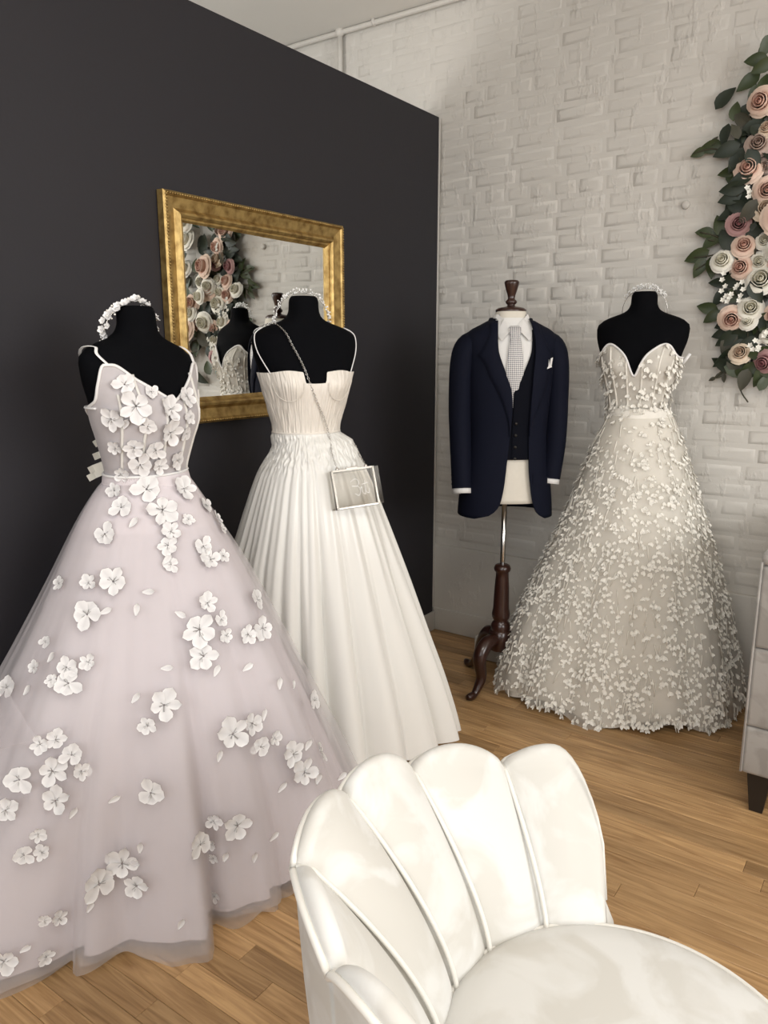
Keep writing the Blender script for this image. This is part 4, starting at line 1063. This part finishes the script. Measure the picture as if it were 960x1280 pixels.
def psq(pts2):
    v = [front_at(s_, z, OFFJ + .010) for s_, z in pts2]; n_ = len(v); v += [q - sf * .008 for q in v]
    mb.add(v, [tuple(range(n_)), tuple(range(2 * n_ - 1, n_ - 1, -1))] + [(i, (i + 1) % n_, n_ + (i + 1) % n_, n_ + i) for i in range(n_)])
psq([(.122, 1.345), (.144, 1.352), (.142, 1.36), (.124, 1.352)]); psq([(.127, 1.35), (.135, 1.352), (.129, 1.381)]); psq([(.133, 1.352), (.142, 1.354), (.147, 1.388), (.137, 1.384)])
mb.build('square_fold', M['white_cloth'], ps, False)

# ------------------------------------------------------------------ scallop-back tub chair
CC = Vector((-0.231, 0.92, 0))
tub = thing('scallop_tub_chair', CC, 'cream velvet tub chair with a scalloped channelled back in the foreground', 'chair')
SE = [114.5, 138.5, 164.4, 186, 208, 227, 252, 276]
NZ = [0.445, 0.632, 0.683, 0.712, 0.712, 0.672, 0.635, 0.47]
PK = [0.662, 0.690, 0.735, 0.748, 0.708, 0.690, 0.630]
RR = [0.335, 0.480, 0.468, 0.470, 0.466, 0.412, 0.360, 0.345]
def rimr(i, s): return RR[i] + (RR[i + 1] - RR[i]) * (s if i < 6 else s) if i > 0 else 0.335 + 0.135 * math.sin(min(1, s * 2.2) * math.pi / 2) + 0.010 * s
def rin(t, Rm): return 0.262 + (Rm - 0.022 - 0.262) * t ** 1.6
ZS = 0.44
def cpol(th, r, z): return CC + Vector((r * math.cos(th), r * math.sin(th), z))
def scal(i, s):
    if i == 0: return NZ[0] + (PK[0] - NZ[0]) * max(0, math.sin(math.pi / 2 * min(1, s / .55))) ** .45 if s < .55 else NZ[1] + (PK[0] - NZ[1]) * max(0, math.cos(math.pi / 2 * (s - .55) / .45)) ** .62
    if i == 6: return NZ[7] + (PK[6] - NZ[7]) * max(0, math.sin(math.pi / 2 * min(1, (1 - s) / .55))) ** .45 if s > .45 else NZ[6] + (PK[6] - NZ[6]) * max(0, math.cos(math.pi / 2 * (.45 - s) / .45)) ** .62
    return NZ[i] + (NZ[i + 1] - NZ[i]) * s + (PK[i] - (NZ[i] + NZ[i + 1]) / 2) * (max(0, math.sin(math.pi * s)) ** 0.62)
rim_line = []
for i in range(7):
    th0, th1 = R(SE[i]), R(SE[i + 1]); ns, nt = 18, 18; vs = []
    for a in range(ns + 1):
        s = a / ns; bul = max(0, math.sin(math.pi * s)) ** 0.55
        th = th0 + (th1 - th0) * s; zt = scal(i, s); col_ = []
        Rm = rimr(i, s)
        for b in range(nt + 1):
            t = b / nt; r = rin(t, Rm) - 0.016 * bul * (1 - .3 * t); col_.append((r, ZS - .03 + (zt - ZS + .03) * t))
        r0 = col_[-1][0]; R1 = Rm
        for k in range(1, 7):
            a_ = math.pi * k / 7; rr = r0 + (R1 - r0) * (1 - math.cos(a_)) / 2; col_.append((rr, zt + 0.014 * bul * math.sin(a_) + 0.004 * math.sin(a_)))
        col_.append((R1, zt - 0.004))
        for r, z in col_: vs.append(cpol(th, r, z))
        rim_line.append((i, s, cpol(th, R1 + .001, zt - .003)))
    m_ = nt + 1 + 7; f = grid_faces(ns + 1, m_)
    obj('back_channel', vs, f, M['chair'], tub)
    if i > 0:
        mb = MB(); mb.tube([cpol(th0, rin(b / 20, RR[i]) - .004, ZS + .005 + (NZ[i] - ZS - .005) * b / 20) for b in range(21)] + [cpol(th0, RR[i] - .002, NZ[i] + .004)], .0043, 6); mb.build('seam_piping', M['chair_pipe'], tub)
# outer shell
vs = []; zz = [0, .12, .3, .5, .7, .86, .95, 1.0]; rr = [.395, .415, .437, .452, .462, .468, .471, .472]
for i, s, p in rim_line:
    th = math.atan2(p.y - CC.y, p.x - CC.x)
    Rm = math.hypot(p.x - CC.x, p.y - CC.y)
    for q, r in zip(zz, rr): vs.append(cpol(th, r * Rm / .472, .13 + (p.z - .13) * q))
k = len(zz); f = grid_faces(len(rim_line), k)
obj('outer_shell', vs, f, M['chair'], tub)
mb = MB(); mb.tube([p + (p - CC - Vector((0, 0, p.z))).normalized() * .002 for _, _, p in rim_line], .0058, 8)
mb.build('rim_piping', M['chair_pipe'], tub)
for side, (i, th) in enumerate(((0, R(SE[0])), (7, R(SE[7])))):     # rounded fronts of the two arms
    sgn = -1 if side == 0 else 1; vs = []
    zt = NZ[i]; n_ = 14
    for b in range(17):
        t = b / 16; z = .14 + (zt - .14) * t; tt = max(0, (z - ZS) / (zt - ZS)); ri = rin(tt, RR[i]) - .002 if z > ZS else .262; ro_ = RR[i] * (.84 + .16 * t ** .6)
        for a in range(n_ + 1):
            q = a / n_; r = ri + (ro_ - ri) * q; dth = sgn * .05 * math.sin(math.pi * q) ** .6 * (1 if t < .9 else math.sqrt(max(0, 1 - ((t - .9) / .1) ** 2)))
            vs.append(cpol(th + dth, r, z + (.004 if t == 1 else 0)))
    obj('arm_front', vs, grid_faces(17, n_ + 1), M['chair'], tub)
mb = MB(); mb.lathe([(.255, .355), (.262, .375), (.266, .41), (.265, .435), (.258, .452), (.240, .463), (.20, .470), (.12, .475), (.02, .477)], CC, 64); mb.build('seat_cushion', M['chair'], tub)
mb = MB(); mb.tube([cpol(2 * math.pi * j / 80, .264, .447) for j in range(80)], .0045, 6, closed=True); mb.build('seat_piping', M['chair_pipe'], tub)
mb = MB(); mb.lathe([(.30, .13), (.33, .14), (.335, .34), (.262, .36)], CC, 48); mb.build('seat_base', M['chair'], tub)
for a in (150, 240, 330, 60):
    mb = MB(); p = cpol(R(a), .24, 0); q = cpol(R(a), .21, .14); mb.tube([p, q], [.011, .018], 12); mb.build('leg', M['brass'], tub)

# ------------------------------------------------------------------ grey velvet armchair at the brick wall
SX, SY = -0.335, 2.405
so = thing('grey_armchair', (SX + .4, SY + .4, 0), 'grey velvet armchair with horizontal channel panels and black tapered legs', 'armchair')
zb = [.135, .292, .545, .80]
for k in range(3):
    for nm, lo, hi in (('side_panel', (SX, SY, zb[k] + .001), (SX + .80, SY + .13, zb[k + 1] - .001)), ('side_panel', (SX, SY + .67, zb[k] + .001), (SX + .80, SY + .80, zb[k + 1] - .001)), ('back_panel', (SX + .001, SY + .131, zb[k] + .001), (SX + .15, SY + .669, zb[k + 1] - .001))):
        mb = MB(); mb.box(lo, hi, bevel=.012); mb.build(nm, M['sofa'], so)
for a, b in (((SX - .004, SY - .004, .80), (SX + .80, SY + .134, .838)), ((SX - .004, SY + .666, .80), (SX + .80, SY + .80, .838)), ((SX - .004, SY + .1345, .80), (SX + .154, SY + .6655, .838))):
    mb = MB(); mb.box(a, b, bevel=.017); mb.build('top_roll', M['sofa'], so)
mb = MB(); mb.tube([(SX, SY, .14), (SX - .001, SY - .001, .5), (SX - .001, SY - .001, .81)], .004, 6); mb.build('corner_piping', M['sofa'], so)
mb = MB(); mb.box((SX + .15, SY + .132, .29), (SX + .82, SY + .668, .46), bevel=.03); mb.build('seat_cushion', M['sofa'], so)
mb = MB(); mb.box((SX + .15, SY + .132, .135), (SX + .80, SY + .668, .289), bevel=.01); mb.build('seat_rail', M['sofa'], so)
for x, y in ((SX + .05, SY + .05), (SX + .75, SY + .05), (SX + .05, SY + .75), (SX + .75, SY + .75)):
    mb = MB(); vs = [];
    for z, h in ((0, .019), (.137, .034)): vs += [(x - h, y - h, z), (x + h, y - h, z), (x + h, y + h, z), (x - h, y + h, z)]
    mb.add(vs, grid_faces(2, 4, True) + [(3, 2, 1, 0), (4, 5, 6, 7)]); mb.build('leg', M['black_wood'], so, False)

# ------------------------------------------------------------------ flower garland on the brick wall
gar = thing('flower_garland', (-0.5, YB - .02, 1.25), 'hanging garland of blush and white roses with dark leaves on the brick wall', 'garland')
def make_rose(seed):
    q = random.Random(seed); mb = MB()
    layers = [(2, .16, .95, .50), (3, .26, .80, .50), (4, .38, .58, .46), (5, .52, .34, .38), (5, .60, .15, .26)]
    for li, (n_, rad, up, hgt) in enumerate(layers):
        for i in range(n_):
            a = 2 * math.pi * (i + .5 * li + q.uniform(-.12, .12)) / n_; v = []; at = []
            span = 2 * math.pi / n_ * .72
            for r_ in range(5):
                t = r_ / 4
                for c_ in range(6):
                    s = (c_ / 5 - .5) * 2; ww = span * (1 if t < .8 else .84)
                    if li < 3: rr_ = rad * (.55 + .45 * math.sin(math.pi * (.08 + .62 * t))) * (1 - .25 * t * (li == 0))
                    else: rr_ = rad * (.45 + .40 * t + .32 * t * t)
                    an = a + s * ww + .15 * t; zz_ = hgt * math.sin(min(1, t * 1.15) * math.pi / 2) * (1 - .10 * s * s * t) + (.10 if li < 3 else 0) - (.13 * t ** 4 * (li >= 3)) + q.uniform(-.008, .008)
                    rr_ *= 1 - .06 * (s > 0.5)
                    v.append(Vector((rr_ * math.cos(an) * q.uniform(.98, 1.02), rr_ * math.sin(an), zz_))); at.append(min(1, max(0, li / 4 * .7 + .45 * t - .12)))
            mb.add(v, grid_faces(5, 6), at)
    mb.ico((0, 0, .36), .09, 1, scale=(1, 1, 1.6))
    return mb
RB = [make_rose(s) for s in (1, 2, 3)]
ROSE = [[RB[k].mesh('rose', M['rose%d' % c], True, True) for k in range(3)] for c in range(5)]
def leaf_mesh(m_):
    v = []; nl = 7
    for i in range(nl):
        t = i / (nl - 1); w_ = .5 * math.sin(math.pi * t ** .75) ** .85 * .56 + .004
        for s in (-1, 0, 1): v.append(Vector((t, s * w_, .10 * abs(s) * math.sin(math.pi * t) - .16 * t * t + .03)))
    return make_mesh('leaf', v, grid_faces(nl, 3), m_)
def clear_wall(me, m_):
    w = max((m_ @ v.co).y for v in me.vertices)
    return Matrix.Translation((0, min(0, YB - .008 - w), 0)) @ m_
LEAF = [leaf_mesh(M[k]) for k in ('leaf', 'leaf_dark', 'leaf_grey')]
def put_leaf(x, y, ln_px, deg, out=.04, kind=0, tilt=0.0):
    """leaf centred on photo pixel, pointing along deg (0 = right, 90 = up) in the wall's plane"""
    p = onY(x, y, YB - out); dep = (p - CAM).dot(ray(480, 640)); L_ = ln_px * dep / 960
    m_ = frame_matrix(p, (0.12, -1, 0.05), R(deg), L_) @ Matrix.Rotation(R(tilt), 4, 'X') @ Matrix.Translation((-.5, 0, 0))
    link('leaf', LEAF[kind], gar, clear_wall(LEAF[kind], m_))
roses = [(935,212,17,0),(946,180,15,4),(957,236,16,0),(955,262,15,3),(921,279,14,2),(928,308,14,0),(955,301,11,1),(902,327,14,1),(926,334,14,0),(951,350,18,1),(912,397,15,0),(936,386,15,1),(934,402,11,1),(924,443,13,3),(957,452,15,2),(948,327,12,1),(952,125,17,0),(958,160,11,3),(957,205,10,4),(962,320,12,1),(968,392,13,0),(966,270,12,2),(962,420,12,1)]
grng = random.Random(17)
def put_rose(p, r, c):
    n = Vector((grng.uniform(-.35, .25), -1, grng.uniform(-.25, .35)))
    me = ROSE[c][grng.randrange(3)]; link('rose', me, gar, clear_wall(me, frame_matrix(p, n, grng.random() * 6, r)))
for x, y, r, c in roses:
    o_ = .075; p = onY(x, y, YB - o_); dep = (p - CAM).dot(ray(480, 640)); put_rose(p + Vector((0, .03, 0)), r * dep / 960 / .62, c)
# the part of the garland past the frame
for k in range(34):
    z = grng.uniform(1.28, 2.42); x = grng.uniform(-.47, -.14) + .05 * math.sin(z * 6)
    put_rose(Vector((x, YB - grng.uniform(.04, .10), z)), grng.uniform(.065, .10), grng.choice([0, 0, 1, 1, 1, 2, 3]))
leaves = [(957,58,26,250,0),(945,75,26,178,0),(953,83,26,205,0),(935,103,28,212,0),(943,118,24,240,0),(955,104,22,80,0),(873,191,18,205,0),(888,184,26,192,0),(893,176,12,60,2),(919,164,20,115,2),(908,188,30,200,1),(921,200,30,235,1),(915,236,28,190,1),(912,248,26,195,1),(925,225,28,200,1),(900,282,26,110,0),(881,291,22,170,0),(890,301,26,215,0),(871,320,28,205,0),(874,335,24,245,0),(889,335,24,280,0),(912,268,28,195,1),(920,258,26,160,1),(884,385,24,170,0),(890,396,22,215,0),(897,353,20,185,1),(900,372,24,230,1),(905,405,22,205,1),(910,430,30,250,2),(918,455,28,270,2),(903,417,24,200,1),(925,462,34,350,0),(950,470,28,250,0),(898,470,10,210,2),(904,466,10,20,2),(905,473,10,270,2),(890,474,8,205,2),(954,478,20,70,0),(915,452,26,160,2),(908,300,30,120,1),(940,290,30,200,1),(945,365,28,300,1),(915,350,30,200,1),(925,420,34,200,1),(940,160,30,200,1),(942,200,28,300,1),(940,240,30,220,1),(935,265,30,240,2),(950,440,26,20,0),(935,430,26,200,1),(930,475,26,255,2),(930,140,24,200,1)]
for i, (x, y, l, a, k) in enumerate(leaves): put_leaf(x, y, l * 1.12, a, .03 + .05 * grng.random() if x > 905 else .028, k, grng.uniform(-25, 25))
for k in range(95):
    x = grng.uniform(905, 990); y = grng.uniform(120, 480); put_leaf(x, y, grng.uniform(22, 34), grng.uniform(0, 360), grng.uniform(.02, .055), grng.choice([1, 1, 0, 2]), grng.uniform(-40, 40))
for k in range(110):
    z = grng.uniform(1.2, 2.5); x = grng.uniform(-.5, -.08) + .05 * math.sin(z * 6)
    m_ = frame_matrix(Vector((x, YB - grng.uniform(.02, .07), z)), (grng.uniform(-.3, .3), -1, grng.uniform(-.3, .3)), grng.random() * 6.28, grng.uniform(.08, .125)); lf = LEAF[grng.choice([1, 1, 0, 2])]; link('leaf', lf, gar, clear_wall(lf, m_))
st = MB()
for pl in ([(958, 60), (945, 100), (950, 150)], [(866, 192), (890, 186), (915, 190), (935, 180)], [(922, 160), (919, 180), (930, 190)], [(875, 290), (900, 297), (925, 310)], [(868, 322), (895, 318), (925, 305)], [(885, 300), (905, 303)], [(889, 475), (903, 465), (915, 450)], [(935, 503), (926, 488), (930, 472), (945, 465)], [(870, 337), (890, 325)], [(950, 60), (940, 100), (945, 180), (940, 300), (935, 400), (935, 460)]):
    st.tube(spline([onY(x, y, YB - .03) for x, y in pl], 14), .0028, 5)
st.build('stems', M['stem'], gar)
# little white spray blossoms
mb = MB()
for i in range(5):
    v, f, at = petal_patch(.5, .48, .4, 3, 3); Rm = Matrix.Rotation(2 * math.pi * i / 5, 4, 'Z'); mb.add([Rm @ p for p in v], f, [1] * len(at))
SPR = mb.mesh('spray_blossom', M['rose1'], True, True)
for x, y in [(905,342),(903,350),(907,358),(902,364),(908,370),(904,375),(912,372),(909,377),(914,368),(922,357),(928,353),(929,362),(926,370),(924,376),(920,360),(938,432),(944,426),(950,428),(948,434),(955,420),(958,416),(941,437),(934,235),(937,240),(936,246),(947,437)]:
    p = onY(x, y, YB - .11); dep = (p - CAM).dot(ray(480, 640)); link('spray_blossom', SPR, gar, frame_matrix(p, (grng.uniform(-.4, .4), -1, .3), grng.random() * 6, 7.5 * dep / 960))
